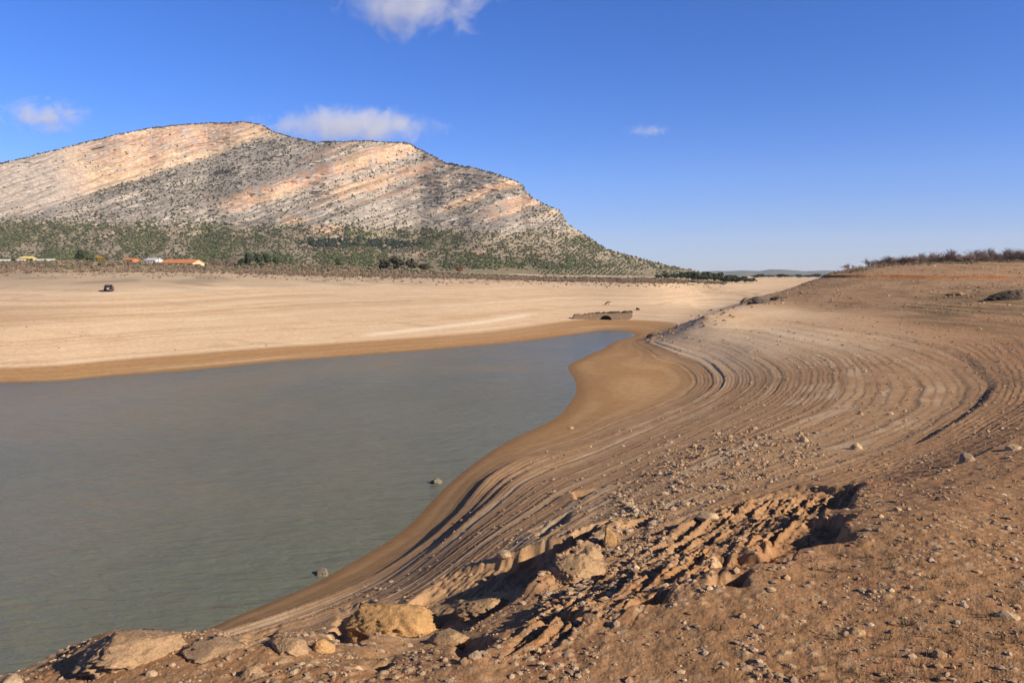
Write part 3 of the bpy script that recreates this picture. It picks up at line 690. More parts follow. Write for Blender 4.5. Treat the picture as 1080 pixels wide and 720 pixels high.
stones(140, in_poly([(690,480),(760,458),(850,455),(868,480),(800,510),(740,525),(690,520),(640,545),(620,530)]), 'fist-sized pale stone in the pebble patch below the widest ring', 'stones of the pebble patch', smin=1.8, smax=4.6)
stones(70, in_poly([(600,540),(690,530),(700,575),(640,620),(560,640),(590,590)]), 'knobbly tan stone in the rubble around the stump-like clod', 'stones of the rubble slope', colrs=(TAN, PALE, ORANGE), smin=1.8, smax=5)
stones(36, in_poly([(1075,510),(1075,715),(640,715),(740,640),(860,600),(930,540)]), 'loose pale stone on the reddish bank top at lower right', 'loose stones on the bank top', smin=1.6, smax=4.2, colrs=(TAN, BROWN, PALE))
stones(36, in_poly([(1040,300),(1040,322),(960,325),(960,305)]), 'small rock in the stony strip under the red cut', 'rocks under the red cut', colrs=(TAN, BROWN, GREY), smin=1.6, smax=4)
# gravel: nobody could count it
gw = (U > -60) & (U < 1150) & ((D < 140) | (g['fs'] > .4)) & (D < 340)
pix = HV + (H - Z) / D * F
lines_ = ss(.35, .0, g['ring']) * g['st']
def pxmask(P, soft=10):
    m = np.zeros(U.shape)
    cx, cy = np.mean([p[0] for p in P]), np.mean([p[1] for p in P])
    q = np.full(U.shape, 1e9)
    for k in range(len(P)):
        (x1, y1), (x2, y2) = P[k - 1], P[k]; nx, ny = y2 - y1, x1 - x2; l = math.hypot(nx, ny); sgn = 1 if (cx - x1) * nx + (cy - y1) * ny > 0 else -1
        q = np.minimum(q, sgn * ((U - x1) * nx + (pix - y1) * ny) / l)
    return ss(-soft, soft, q + 9 * n2)
patch1 = pxmask([(650,520),(700,480),(770,452),(860,455),(865,485),(800,512),(720,540),(640,570)], 14)
patch2 = pxmask([(570,600),(620,560),(700,530),(710,570),(640,625),(570,645)], 12)
wgt = gw * ss(.9, 1.6, z1) * (.05 + .10 * red * ss(-.2, .4, n1 + .5 * n2) + (1.0 * lines_ + .9 * g['fs'] * ss(-.1, .4, fbm(x * .12, y * .07, 151, 4))) + 2.6 * patch1 ** 1.5 * ss(.0, .42, fbm(x * .7, y * .5, 153, 4)) + 1.5 * patch2 * ss(-.15, .35, n2) + .35 * ss(.1, .5, n2) * ss(4, 6, q0)) * (1 - .85 * np.clip(g['m_e'], 0, 1)) * np.gradient(rows)[:, None] / rows[:, None]
wgt = np.clip(wgt, 0, None).ravel(); ng = 62000
idx = rng.choice(wgt.size, ng, p=wgt / wgt.sum())
gx = x.ravel()[idx] + rng.uniform(-.5, .5, ng) * D.ravel()[idx] / F; gy = y.ravel()[idx] * (1 + rng.uniform(-.0012, .0012, ng))
gs = np.clip(.013 * (1 + rng.pareto(2.0, ng)),   .013, .07) * (.75 + D.ravel()[idx] / 55)
pal = np.array([TAN, PALE, (.36,.25,.17), (.45,.33,.22), BROWN, (.30,.15,.09), GREY]); gc = pal[rng.choice(7, ng, p=[.28,.13,.24,.17,.12,.05,.01])] * rng.uniform(.75, 1.15, (ng, 1))
gs = gs * (1 + .55 * np.maximum(patch1, patch2).ravel()[idx])
gz = ground_at(gx, gy)
tag(scatter('gravel', np.stack([gx, gy, gz + gs * .15], 1), gs, M_STONE, gc, ICO1, .32, .65, 24), 'fine gravel and crumbs strewn over the bank', None, None, 'stuff')
# dry weeds on the bank top
def blades(name, bases, hts, per, colr, label, lean=.6, wid=.02, mat=None, kind='stuff'):
    V, Q, Cc = [], [], []
    for (bx_, by_, bz_), h in zip(bases, hts):
        for k in range(per):
            a = random.uniform(0, 6.283); l = random.uniform(.1, lean) * h; hh_ = h * random.uniform(.5, 1.05); r0 = random.uniform(0, .35) * h
            px, py = bx_ + r0 * math.cos(a), by_ + r0 * math.sin(a)
            w_ = wid * h * random.uniform(.6, 1.3); b = len(V); t_ = random.uniform(0, 6.28)
            V += [(px - w_ * math.cos(t_), py - w_ * math.sin(t_), bz_ - .05 * h), (px + w_ * math.cos(t_), py + w_ * math.sin(t_), bz_ - .05 * h), (px + l * math.cos(a), py + l * math.sin(a), bz_ + hh_)]
            Q.append((b, b + 1, b + 2)); cc = np.array(colr[random.randrange(len(colr))]) * random.uniform(.7, 1.25); Cc += [cc] * 3
    o = put(name, mesh_np(name, V, Q, mat or M_TWIG, Cc, False)); return tag(o, label, None, None, kind)
wb = []
for k in range(75):
    u, v = random.uniform(860, 1079), random.uniform(560, 719) if k % 3 else random.uniform(640, 719)
    if k % 5 == 0: u, v = random.uniform(640, 1079), random.uniform(480, 719)
    wb.append(spot(u, v))
blades('dry_weeds', wb, [random.uniform(.07, .22) for _ in wb], 16, [(.11,.09,.045),(.16,.13,.07),(.20,.15,.08)], 'sparse dry weeds on the bank top', .8, .035)

# bare shrubs on the right skyline
def twig_shrub(name, seed, tall=1.0):
    r = random.Random(seed); m = MB()
    def grow(p, dr, l, rad, depth):
        q = p + dr * l; mid = p + dr * l * .5 + Vector((r.uniform(-1, 1), r.uniform(-1, 1), r.uniform(-.5, 1))) * l * .06
        m.tube([p, mid, q], [rad, rad * .8, rad * .5], 3)
        if depth:
            for _ in range(r.choice((4, 5))):
                nd = (dr + Vector((r.uniform(-1, 1), r.uniform(-1, 1), r.uniform(-.3, .8))) * .75).normalized()
                grow(p + dr * l * r.uniform(.35, 1), nd, l * r.uniform(.5, .8), rad * .6, depth - 1)
    for k in range(11):
        a = r.uniform(0, 6.28); s = r.uniform(.1, 1.3)
        grow(Vector((r.uniform(-.25, .25), r.uniform(-.25, .25), -.05)), Vector((math.cos(a) * s, math.sin(a) * s, 1)).normalized(), r.uniform(.22, .42) * tall, .013, 3)
    me = m.mesh(name, M_TWIG); a = me.color_attributes.new('Col', 'FLOAT_COLOR', 'POINT')
    cc = np.ones((len(m.V), 4), np.float32); zz = np.array(m.V)[:, 2:3]; cc[:, :3] = np.array((.30,.21,.165)) * (.75 + .35 * np.clip(zz, 0, 1)); a.data.foreach_set('color', cc.ravel()); return me
SHRUBS = [twig_shrub('bare_shrub', 500 + k) for k in range(4)]
def crest(u):
    dd = np.linspace(150, 400, 300); zz = land(np.full(300, float(u)), dd); i = int(np.argmax((zz - H) / dd)); return float(dd[i]), float(zz[i])
def shrub(u, hpx, wpx, label, group, back=2.0, k=0):
    d, z = crest(u); d += back; z = float(land(np.array([float(u)]), np.array([d]))[0])
    o = put('bare_shrub', SHRUBS[k % 4], None, (xy(u, d), d, z - .15)); s = hpx * d / F
    o.scale = (wpx * d / F * .75, wpx * d / F * .75, s * 1.05); o.rotation_euler.z = random.uniform(0, 6.28); tag(o, label, 'shrub', group)
shrub(893, 9, 15, 'lone low bare shrub at the left end of the skyline, apart from the row', None, 1, 1)
shrub(901, 6, 10, 'smallest bare bush between the lone shrub and the skyline row', None, 1, 2)
shrub(918, 14, 20, 'dark rounded bare shrub that starts the skyline row on its left', None, 1, 0)
for k in range(58):
    u = 926 + k * 3.3 + random.uniform(-1.5, 1.5)
    shrub(u, np.interp(u, [926, 960, 1000, 1080, 1120], [11.5, 12.5, 15, 16, 16]) * random.uniform(.7, 1.3), random.uniform(18, 32), 'grey brown bare shrub in the long hedge on the right skyline', 'bare shrubs of the skyline hedge', random.uniform(.5, 9), k)
tb = []
for k in range(420):
    u = random.uniform(870, 1120); d, z = crest(u); d -= random.uniform(1, 26); tb.append((xy(u, d), d, float(land(np.array([u]), np.array([d]))[0])))
blades('dry_grass', tb, [random.uniform(.5, 1.3) for _ in tb], 14, [(.30,.22,.13),(.20,.15,.09),(.14,.13,.07)], 'dry grass tufts below the skyline shrubs', .9, .06)

# brown scrub belt along the far bank
fbz = []; fbh = []
def mspot(u, v):
    i = int(np.clip((u + 420) / 1.25, 0, MU.shape[1] - 1)); col_ = MV[:, i]; j = int(np.argmin(np.abs(col_ - v))); return float(MX[j, i]), float(MY[j, i]), float(MZ[j, i])
BELT = np.array([(-100,286),(0,286),(120,285),(240,287),(330,290),(420,291.5),(520,294),(620,296.5),(700,298),(760,298)])
for k in range(2600):
    u = random.uniform(-100, 765); v = np.interp(u, BELT[:, 0], BELT[:, 1]); v += random.uniform(-3.5, 2.5) if u < 250 else random.gauss(0, .9)
    if k % 4 == 0: v += random.uniform(0, 6)
    d = hit(u, v) if v > 275 else 400; d = min(d, 470); fbz.append((xy(u, d), d, float(land(np.array([u]), np.array([d]))[0]))); fbh.append((random.uniform(.7, 2.1) if k % 4 else random.uniform(.4, 1.0)) * (1.0 if u > 250 else .8))
blades('brown_scrub', fbz, fbh, 22, [(.24,.165,.125),(.20,.135,.105),(.29,.21,.14),(.18,.15,.10)], 'belt of dry purple brown scrub along the far bank', .7, .085)

gq = []
for k in range(3400):
    u = random.uniform(-80, 765); b_ = np.interp(u, BELT[:, 0], BELT[:, 1]); d0 = min(hit(u, b_), 440); d = d0 + (470 - d0) * random.random() ** .8
    gq.append((xy(u, d), d, 0))
gq = np.array(gq); gq[:, 2] = ground_at(gq[:, 0], gq[:, 1]); gsz = rng.uniform(.4, 1.25, len(gq)); gq[:, 2] += gsz * .3
gcol = np.array([(.17,.115,.085),(.14,.10,.075),(.095,.095,.05),(.12,.115,.06),(.21,.155,.10)])[rng.integers(0, 5, len(gq))] * rng.uniform(.7, 1.3, (len(gq), 1))
tag(scatter('field_scrub', gq, gsz, M_LEAF, gcol, ICO2, .4, .7), 'mixed brown and olive bushes on the flat ground before the mountain', None, None, 'stuff')
# trees
def tree(name, u, v, hpx, wpx, colr, label, group=None, bare=False, seed=0, fixed=None):
    if fixed: d = fixed; x_, z_ = xy(u, d), float(land(np.array([float(u)]), np.array([d]))[0])
    else:
        d = hit(u, v); x_ = xy(u, d); z_ = float(land(np.array([float(u)]), np.array([d]))[0]); a = mspot(u, v)
        if a[1] < d and u < 770: x_, d, z_ = a
    h, w_ = hpx * d / F, wpx * d / F
    t = empty(name, (x_, d, z_)); tag(t, label, 'tree', group)
    r = random.Random(seed); m = MB()
    m.tube([(0, 0, -.3), (r.uniform(-.1, .1) * w_, 0, h * .3), (r.uniform(-.1, .1) * w_, 0, h * .7)], [h * .035, h * .026, h * .012], 6)
    for k in range(5):
        a = r.uniform(0, 6.28); m.tube([(0, 0, h * .28), (w_ * .3 * math.cos(a), w_ * .3 * math.sin(a), h * r.uniform(.5, .75))], [h * .016, h * .006], 5)
    tr = m.mesh('trunk', M_TWIG); ca = tr.color_attributes.new('Col', 'FLOAT_COLOR', 'POINT'); ca.data.foreach_set('color', np.tile(np.array([.10,.075,.055,1], np.float32), len(m.V)))
    put('trunk', tr, t)
    n = 90; q = np.random.default_rng(seed + 5)
    P = q.normal(0, 1, (n, 3)); P /= np.linalg.norm(P, axis=1)[:, None]; P *= q.uniform(.3, 1, (n, 1)) ** .6
    P = P * np.array([w_ * .42, w_ * .42, h * .36]) + np.array([0, 0, h * .58]); P[:, 0] += .12 * w_ * np.sin(P[:, 2] / h * 9 + seed)
    Vb, Fb = ICO1; s = q.uniform(.07, .17, n) * min(w_, h)
    V = ((Vb[None] * (1 + .4 * q.uniform(-1, 1, (n, len(Vb), 1)))) * s[:, None, None] + P[:, None]).reshape(-1, 3); Q = (Fb[None] + (np.arange(n) * len(Vb))[:, None, None]).reshape(-1, 3)
    cc = np.repeat(np.array(colr)[None] * q.uniform(.7, 1.35, (n, 1)), len(Vb), 0)
    if bare:
        m2 = twig_shrub('crown', seed + 700); o = put('crown', m2, t, (0, 0, h * .12)); o.scale = (w_ * .8, w_ * .8, h * .95)
    else: put('crown', mesh_np('crown', V, Q, M_LEAF, cc, False), t)
    return t
DG, GG, BG = (.040,.050,.028), (.055,.068,.028), (.060,.055,.030)
tree('dark_tree', 85, 275, 13, 10, DG, 'single dark tree standing taller than the wall behind the left fields', seed=1)
tree('round_tree', 95, 275.5, 6, 9, GG, 'low round green tree right of the single dark tree', seed=2)
tree('yellow_tree', 105, 275.5, 6, 9, (.24,.15,.03), 'yellow autumn tree between the dark tree and the small orange house', seed=3)
tree('dark_tree', 16, 273, 4, 7, DG, 'dark tree just left of the yellow house', seed=4)
tree('dark_tree', 33, 274, 4, 6, DG, 'dark tree just right of the yellow house', seed=5)
tree('bare_tree', 228, 281, 12, 16, BG, 'grey bare tree right of the orange roofed barn', bare=True, seed=6)
tree('bare_tree', 242, 282, 13, 18, BG, 'wider grey bare tree left of the dark conifers', bare=True, seed=7)
for k, (u, h_, w_) in enumerate([(254, 9, 7), (262, 14, 10), (272, 14, 9), (281, 13, 9), (291, 9, 8)]):
    tree('conifer', u, 281, h_, w_, DG, ['shortest dark conifer at the left end of the clump', 'second conifer from the left in the dark clump', 'middle conifer of the dark clump', 'fourth conifer from the left in the dark clump', 'low dark conifer at the right end of the clump'][k], 'dark conifers below the mountain', seed=20 + k)
tree('round_tree', 357, 279, 11, 8, GG, 'bright green tree left of the bare pink earth patch', seed=30)
for k, (u, h_, w_) in enumerate([(405, 12, 13), (419, 14, 15), (434, 12, 13), (447, 8, 11)]):
    tree('brown_tree', u, 285.5, h_, w_, (.05,.045,.025), ['leftmost of four dark brown trees behind the scrub belt', 'tallest of four dark brown trees behind the scrub belt', 'third of four dark brown trees behind the scrub belt', 'smallest of four dark brown trees behind the scrub belt'][k], 'dark brown trees behind the scrub belt', seed=40 + k)
tree('red_shrub_tree', 485, 287, 8, 11, (.16,.085,.05), 'reddish brown shrubby tree behind the scrub belt', seed=50)
for k, (u, h_, w_) in enumerate([(694, 5, 9), (703, 7, 9), (711, 6, 10), (718, 8, 11), (726, 9, 10), (733, 10, 13), (740, 8.5, 12), (746, 10.5, 12), (753, 9, 13), (759, 10, 11), (766, 8.5, 13), (772, 9, 12), (779, 7, 12), (786, 7.5, 11), (793, 5, 12)]):
    tree('belt_tree', u, 296, h_, w_, (.036,.045,.026), 'dark green tree in the low wood at the right foot of the mountain', 'trees at the right foot of the mountain', seed=60 + k, fixed=470 + 11 * (k % 5))
for k, (u, hh_, ww_) in enumerate([(796,3,9),(802,4.2,12),(812,3.2,15),(823,4.6,11),(831,3.6,16),(844,4.0,13),(853,3,10),(862,4.4,14)]):
    tree('distant_tree', u, 294, hh_, ww_, (.036,.038,.026), 'small dark distant tree in the row before the far hills', 'distant trees before the far hills', seed=80 + k, fixed=760 + 17 * (k % 3))

# buildings
M_WHITE = m_vary('white_wall', (.72,.71,.68), .1, 1.2); M_YEL = m_vary('yellow_wall', (.66,.52,.17), .12, 1.2); M_ORR = m_vary('orange_roof', (.55,.20,.08), .2, 2.0); M_CREAM = m_vary('cream_wall', (.66,.50,.28), .12, 1.2)
M_GREYR = m_vary('grey_roof', (.46,.47,.50), .12, 2); M_DARKG = m_vary('window_dark', (.03,.035,.045), .2, 2, .25, 0, .5); M_WOOD = m_vary('door_wood', (.14,.09,.05), .2, 3); M_POLE = m_vary('pole_wood', (.16,.13,.10), .2, 3)
def house(name, u, v, wpx, hpx, wall, roof, label, cat, nwin, dep=7, rpx=3, gable=False):
    d = min(hit(u, v), 470); k = d / F; W, Hh, rh = wpx * k, hpx * k, rpx * k
    t = empty(name, (xy(u, d), d, float(land(np.array([float(u)]), np.array([d]))[0]) - .3), R(-6)); tag(t, label, cat)
    MB().box((0, dep / 2, Hh / 2), (W, dep, Hh)).build('wall', wall, t)
    r = MB(); o_ = .35
    zb = Hh + .01
    for a, b in (((-o_, zb - .1), (dep / 2, zb + rh)), ((dep + o_, zb - .1), (dep / 2, zb + rh))):
        r.V += [(-W / 2 - o_, a[0], a[1]), (W / 2 + o_, a[0], a[1]), (W / 2 + o_, b[0], b[1]), (-W / 2 - o_, b[0], b[1])] + [(-W / 2 - o_, a[0], a[1] + .18), (W / 2 + o_, a[0], a[1] + .18), (W / 2 + o_, b[0], b[1] + .18), (-W / 2 - o_, b[0], b[1] + .18)]
        i = len(r.V) - 8; r.Fc += [tuple(i + q for q in f) for f in [(0,3,2,1),(4,5,6,7),(0,1,5,4),(1,2,6,5),(2,3,7,6),(3,0,4,7)]]
    rf = r.build('roof', roof, t)
    gb = MB(); i = 0
    for sx_ in (-1, 1):
        b = len(gb.V); xa, xb = sx_ * (W / 2 - .01), sx_ * (W / 2 - .25); gb.V += [(xa, .05, zb), (xa, dep - .05, zb), (xa, dep / 2, zb + rh - .05), (xb, .05, zb), (xb, dep - .05, zb), (xb, dep / 2, zb + rh - .05)]
        gb.Fc += [(b, b + 1, b + 2), (b + 5, b + 4, b + 3), (b, b + 3, b + 4, b + 1), (b + 1, b + 4, b + 5, b + 2), (b + 2, b + 5, b + 3, b)]
    gb.build('gable', wall, t)
    for q in range(nwin):
        wx_ = -W / 2 + W * (q + .5) / (nwin + 1) ; f = MB().box((wx_, -.03, Hh * .58), (min(1.3, W * .1), .1, Hh * .34)).build('window', M_DARKG, t); MB().box((wx_, -.07, Hh * .40), (min(1.5, W * .12), .16, .1)).build('sill', M_WHITE, f)
    dr = MB().box((W / 2 - W * .5 / (nwin + 1), -.03, Hh * .36), (1.1, .1, Hh * .7)).build('door', M_WOOD, t); MB().box((W / 2 - W * .5 / (nwin + 1) + .35, -.11, Hh * .36), (.08, .08, .16)).build('handle', M_GREYR, dr)
    return t
house('barn', 186, 279.5, 36, 3.0, M_CREAM, M_ORR, 'long low barn with a wide orange roof and cream walls', 'barn', 6, 12, 3.6)
house('shed', 203, 279.5, 13, 3.4, M_YEL, M_CREAM, 'small pale yellow shed at the right end of the orange barn', 'shed', 2, 6, 1.2)
house('farmhouse', 158, 278, 12, 3.8, M_WHITE, M_GREYR, 'white farmhouse with a grey roof left of the orange barn', 'house', 3, 8, 2.2)
house('cottage', 25, 273.5, 10, 4.5, M_YEL, M_YEL, 'small yellow house at the far left', 'house', 2, 7, 2.2)
house('cottage', 135, 275.5, 10, 3.2, M_ORR, M_ORR, 'small orange walled house left of the white farmhouse', 'house', 2, 7, 1.5)
def wall_run(u0, u1, v, hpx, label):
    m = MB(); cp = MB(); d0 = min(hit(u0, v), 460); d1 = min(hit(u1, v), 460)
    p0 = Vector((xy(u0, d0), d0, float(land(np.array([float(u0)]), np.array([d0]))[0]))); p1 = Vector((xy(u1, d1), d1, float(land(np.array([float(u1)]), np.array([d1]))[0])))
    e = p1 - p0; a = math.atan2(e.y, e.x); h = hpx * d0 / F; n = 8
    t = empty('field_wall', p0); tag(t, label, 'wall')
    for i in range(n):
        c = e * ((i + .5) / n); m.box((c.x, c.y, c.z + h / 2 - .4), (e.xy.length / n + .02, .4, h + .8 + .01 * (i % 2)), a)
        cp.box((c.x, c.y, c.z + h + .08 + .01 * (i % 2)), (e.xy.length / n + .02, .55, .14), a)
    m.build('masonry', M_WHITE, t); cp.build('coping', M_CREAM, t)
wall_run(-20, 58, 273.5, 2.8, 'long low white wall across the far left fields')
def pole(u, v, hpx, label):
    d = min(hit(u, v), 460); h = hpx * d / F
    t = empty('utility_pole', (xy(u, d), d, float(land(np.array([float(u)]), np.array([d]))[0]))); tag(t, label, 'pole')
    MB().tube([(0, 0, -.4), (0, 0, h)], [.17, .11], 8).build('post', M_POLE, t); b = MB().box((0, -.16, h * .93), (1.7, .12, .14)).build('crossarm', M_POLE, t)
    for sx_ in (-.7, 0, .7): MB().tube([(sx_, -.16, h * .93 + .07), (sx_, -.16, h * .93 + .27)], [.05, .035], 6).build('insulator', M_GREYR, b)
pole(64, 277, 26, 'utility pole standing behind the long white wall')
pole(167, 287, 18, 'utility pole with a dark foot in front of the orange barn')
pole(100, 278, 22, 'utility pole right of the single dark tree')

# the car on the far sand
M_CAR = m_vary('black_paint', (.012,.012,.014), .1, 2, .22, 0, .5); M_GLASS = m_vary('car_glass', (.05,.06,.07), .05, 2, .06, 0, .6); M_TYRE = m_vary('tyre_rubber', (.015,.015,.015), .1, 5, .9); M_RIM = m_vary('wheel_rim', (.45,.45,.46), .1, 5, .35); M_RED = m_vary('tail_light', (.30,.02,.015), .1, 5, .2); M_PLATE = m_vary('white_plate', (.78,.78,.76), .03, 5, .5)
cx_, cd, cz = spot(115, 307)
car = empty('parked_car', (cx_, cd, cz), R(22)); tag(car, 'black car parked alone on the pale far sand', 'car')
cs = 1.05
body = MB(); BW = .93
prof_c = [(-2.15,.42),(2.12,.42),(2.2,.62),(2.15,.92),(1.25,1.02),(-2.0,1.05),(-2.22,.85)]
def side_prism(m, pts, w0, w1=None):
    b = len(m.V); n = len(pts); w1 = w1 or w0
    zmax = max(p[1] for p in pts); zmin = min(p[1] for p in pts)
    for s_ in (-1, 1):
        for py_, pz_ in pts: ww = mix(w0, w1, (pz_ - zmin) / (zmax - zmin)); m.V.append((s_ * ww, py_, pz_))
    m.Fc.append(tuple(reversed(range(b, b + n)))); m.Fc.append(tuple(range(b + n, b + 2 * n)))
    for i in range(n): j = (i + 1) % n; m.Fc.append((b + i, b + j, b + n + j, b + n + i))
side_prism(body, prof_c, BW, .90); body.build('body', M_CAR, car)
cab = MB(); side_prism(cab, [(-1.95,1.05),(1.15,1.02),(.45,1.55),(-1.55,1.6)], .88, .68); cab.build('cabin', M_CAR, car)
MB().box((0, -1.79, 1.33), (1.2, .05, .36)).build('rear_window', M_GLASS, car).rotation_euler.x = 0
for s_ in (-1, 1):
    w_ = MB(); w_.box((s_ * .80, -.45, 1.30), (.06, 1.9, .30)); w_.build('side_window', M_GLASS, car)
    MB().box((s_ * .74, -2.18, .86), (.26, .12, .2)).build('tail_light', M_RED, car)
    for yy in (-1.35, 1.35):
        o = MB().tube([(s_ * .72, yy, .34), (s_ * .96, yy, .34)], [.34, .34], 20).build('wheel', M_TYRE, car); MB().tube([(s_ * .95, yy, .34), (s_ * .975, yy, .34)], [.2, .2], 14).build('rim', M_RIM, o)
MB().box((0, -2.2, .72), (.55, .06, .14)).build('number_plate', M_PLATE, car)
MB().box((0, -2.17, .50), (1.7, .16, .2)).build('bumper', M_CAR, car)
car.scale = (cs, cs, cs)

# the old bridge that the low water laid bare
bx_, bd, bz_ = spot(636, 337.5); k = bd / F
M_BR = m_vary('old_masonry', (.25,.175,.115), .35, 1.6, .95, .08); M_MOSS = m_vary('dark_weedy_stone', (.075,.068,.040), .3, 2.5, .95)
br = empty('ruined_bridge', (bx_, bd, bz_ + .05)); tag(br, 'low ruined stone bridge with one dark arch on the far sand', 'bridge')
Lb, hb = 62 * k, 8.0 * k; ax, ar = 3 * k, 6.2 * k
out = [(-Lb / 2, -.3), (ax - ar, -.3)] + [(ax + ar * math.cos(R(180 - a)), -.1 + ar * .82 * math.sin(R(180 - a))) for a in range(0, 181, 15)] + [(ax + ar, -.3), (Lb * .42, -.3), (Lb / 2, hb * .35), (Lb / 2, hb * .9), (Lb * .44, hb * 1.0), (Lb * .36, hb * .86), (Lb * .25, hb * .93), (Lb * .15, hb * .80), (ax, hb * .86), (-Lb * .1, hb * .80), (-Lb * .2, hb * .84), (-Lb * .31, hb * .66), (-Lb * .42, hb * .74), (-Lb / 2, hb * .55)]
MB().poly(out, 0, 3.2).build('masonry', M_BR, br)
MB().poly([(ax - ar - .6, -.3), (ax + ar + .6, -.3), (ax + ar + .4, hb * .62), (ax - ar - .4, hb * .6)], 3.21, 4.1).build('added_arch_back', M_MOSS, br)  # dark block added behind the arch so the opening stays in shade
pb = random.Random(3)
for i in range(24):
    px_ = -Lb / 2 + .5 + (Lb - 1) * i / 23
    if pb.random() < .3 and 0 < i < 20: continue
    s_ = pb.uniform(.35, .7) * (1.6 if i > 19 else 1); zt = hb * (np.interp(px_, [-Lb / 2, -Lb * .2, 0], [.5, .74, .80]) if px_ < 0 else np.interp(px_, [0, Lb * .25, Lb / 2], [.82, .84, .9]))
    o = put('parapet_stone', rock_mesh(s_, s_ * .8, s_ * .8, (.075,.062,.04), 900 + i, ICO2, .3), br, (px_, .55, zt + s_ * .25))
MB().box((Lb * .1, 1.7, hb * .74), (Lb * .6, 2.2, .25)).build('roadway', M_MOSS, br)
lx, ld, lz = spot(641, 321.5); lk = ld / F
lg = empty('driftwood', (lx, ld, lz)); tag(lg, 'bent dark driftwood branch on the far sand above the bridge', 'driftwood')
MB().tube([(-2.2 * lk, 0, .1), (-2 * lk, 0, 1.6 * lk), (-.4 * lk, .2, 2.9 * lk), (2.2 * lk, .3, 3.3 * lk), (4 * lk, .4, 2.6 * lk)], [.32, .30, .24, .16, .06], 8).build('limb', M_WOOD, lg)
MB().tube([(-.4 * lk, .2, 2.9 * lk), (.6 * lk, -.4, 1.2 * lk), (1.2 * lk, -.7, .1)], [.16, .12, .07], 7).build('branch', M_WOOD, lg)

# the air: far things fade a little
t = NT('thin_haze'); t.t.nodes.remove(t.b); hv = t.n('ShaderNodeVolumePrincipled'); hv.inputs['Color'].default_value = (.80, .88, 1, 1); hv.inputs['Density'].default_value = 4.5e-5; hv.inputs['Anisotropy'].default_value = .0; t.l(hv.outputs[0], t.out.inputs['Volume'])
tag(MB().box((0, 4000, 205), (18000, 11000, 500)).build('haze', t.m), 'thin pale blue air over the whole valley', None, None, 'stuff')
# clouds
def cloud(u, v, wpx, hpx, dens, label, seed, thr=.5, dist=4200.0):
    t = NT('cloud_%s' % 'abcdefgh'[seed]); nt = t.t; nt.nodes.remove(t.b)
    pv_ = t.n('ShaderNodeVolumePrincipled'); nt.links.new(pv_.outputs[0], t.out.inputs['Volume']); pv_.inputs['Color'].default_value = (1, 1, 1, 1); pv_.inputs['Anisotropy'].default_value = .2
    W, Hh = wpx * dist / F / 2, hpx * dist / F / 2; Dp = W * .6
    co_ = t.n('ShaderNodeTexCoord').outputs['Object']
    sc = t.n('ShaderNodeVectorMath', operation='MULTIPLY'); nt.links.new(co_, sc.inputs[0]); sc.inputs[1].default_value = (1 / W, 1 / Dp, 1 / Hh)
    ln = t.n('ShaderNodeVectorMath', operation='LENGTH'); nt.links.new(sc.outputs[0], ln.inputs[0])
    ad = t.n('ShaderNodeVectorMath', operation='ADD'); nt.links.new(co_, ad.inputs[0]); ad.inputs[1].default_value = (seed * 931, seed * 477, 0)
    n_ = t.noise(1 / (.55 * Hh + .12 * W), 8, .62, ad.outputs[0], .9)
    m1 = t.n('ShaderNodeMath', operation='MULTIPLY_ADD'); nt.links.new(ln.outputs['Value'], m1.inputs[0]); m1.inputs[1].default_value = -.42; nt.links.new(n_, m1.inputs[2])
    m2 = t.maprange(m1.outputs[0], thr - .20, thr - .02, 0, dens)
    nt.links.new(m2, pv_.inputs['Density'])
    Vb, Fb = ICO3
    o = put('cloud', mesh_np('cloud', Vb * np.array([W, Dp, Hh]), Fb, t.m), None, ((u - CU) / F * dist, dist, H + (HV - v) / F * dist)); tag(o, label, 'cloud')
    t.m.cycles.volume_step_rate = .5 if hasattr(t.m, 'cycles') and hasattr(t.m.cycles, 'volume_step_rate') else 1
cloud(438, 6, 225, 84, .005, 'wispy white cloud cut off by the top edge of the picture', 0, .46)
cloud(366, 133, 235, 40, .0048, 'long puffy cloud just above the mountain ridge', 1, .38)
cloud(46, 122, 125, 54, .008, 'small wispy cloud at the far left above the slope', 2, .46)
cloud(683, 138, 62, 18, .0045, 'tiny flat cloud alone in the middle of the sky', 3, .42)

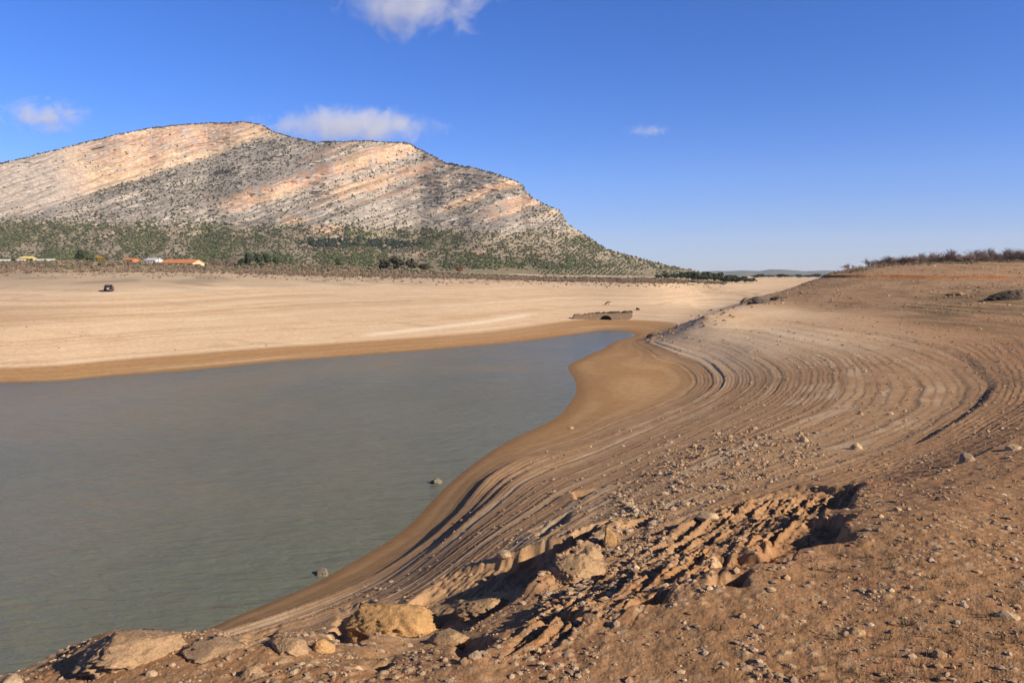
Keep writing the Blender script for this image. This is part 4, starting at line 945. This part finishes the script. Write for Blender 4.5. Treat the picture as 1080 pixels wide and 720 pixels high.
# ------------------------------------------------------------------ light, sky, camera
EL, AZ = R(28.5), R(120)                             # sun: height, and turn clockwise from the view direction (+Y)
sun = bpy.data.lights.new('sun', 'SUN'); sun.energy = 5.0; sun.angle = R(.53); sun.color = (1, .90, .75)
so = bpy.data.objects.new('sun', sun); COL.objects.link(so)
sd = Vector((math.sin(AZ) * math.cos(EL), math.cos(AZ) * math.cos(EL), math.sin(EL)))
so.rotation_euler = sd.to_track_quat('Z', 'Y').to_euler(); so.location = sd * 100
w = bpy.data.worlds.new('World'); SC.world = w; w.use_nodes = True; wt = w.node_tree; wt.nodes.clear()
wo = wt.nodes.new('ShaderNodeOutputWorld'); bg = wt.nodes.new('ShaderNodeBackground'); sky = wt.nodes.new('ShaderNodeTexSky')
sky.sky_type = 'NISHITA'; sky.sun_disc = False; sky.sun_elevation = EL; sky.sun_rotation = AZ; sky.altitude = 400; sky.air_density = 1.0; sky.dust_density = .0; sky.ozone_density = 3.5
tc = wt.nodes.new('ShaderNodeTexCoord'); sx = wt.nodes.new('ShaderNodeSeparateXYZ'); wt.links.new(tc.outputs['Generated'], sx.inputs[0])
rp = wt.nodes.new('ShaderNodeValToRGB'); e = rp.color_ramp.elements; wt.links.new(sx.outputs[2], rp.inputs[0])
e[0].position = 0; e[0].color = (.53, .63, 1.05, 1); e[1].position = .35; e[1].color = (1.02, .93, 1.24, 1); k2_ = e.new(.62); k2_.color = (.26, .21, .23, 1); k_ = e.new(.12); k_.color = (.88, .87, 1.22, 1)  # overhead sky, out of view, darkened to cut blue fill in shadows
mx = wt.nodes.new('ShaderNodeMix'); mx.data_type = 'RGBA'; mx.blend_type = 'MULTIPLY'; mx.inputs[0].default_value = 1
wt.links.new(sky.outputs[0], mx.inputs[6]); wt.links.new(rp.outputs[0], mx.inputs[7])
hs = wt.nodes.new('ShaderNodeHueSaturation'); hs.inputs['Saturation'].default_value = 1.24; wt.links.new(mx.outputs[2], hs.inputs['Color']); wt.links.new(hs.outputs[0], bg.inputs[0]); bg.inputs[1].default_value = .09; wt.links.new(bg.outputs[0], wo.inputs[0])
cam = bpy.data.cameras.new('camera'); co = bpy.data.objects.new('camera', cam); COL.objects.link(co); SC.camera = co
co.location = (0, 0, H); co.rotation_euler = (R(90), 0, 0)
cam.sensor_width = 36; cam.lens = 36 * F / 1080; cam.shift_y = -(360 - HV) / 1080; cam.clip_end = 40000; cam.clip_start = .05
SC.view_settings.view_transform = 'Standard'; SC.view_settings.look = 'None'; SC.view_settings.gamma = 1; SC.view_settings.exposure = .50
SC.cycles.use_denoising = True; SC.cycles.max_bounces = 6; SC.cycles.volume_bounces = 4
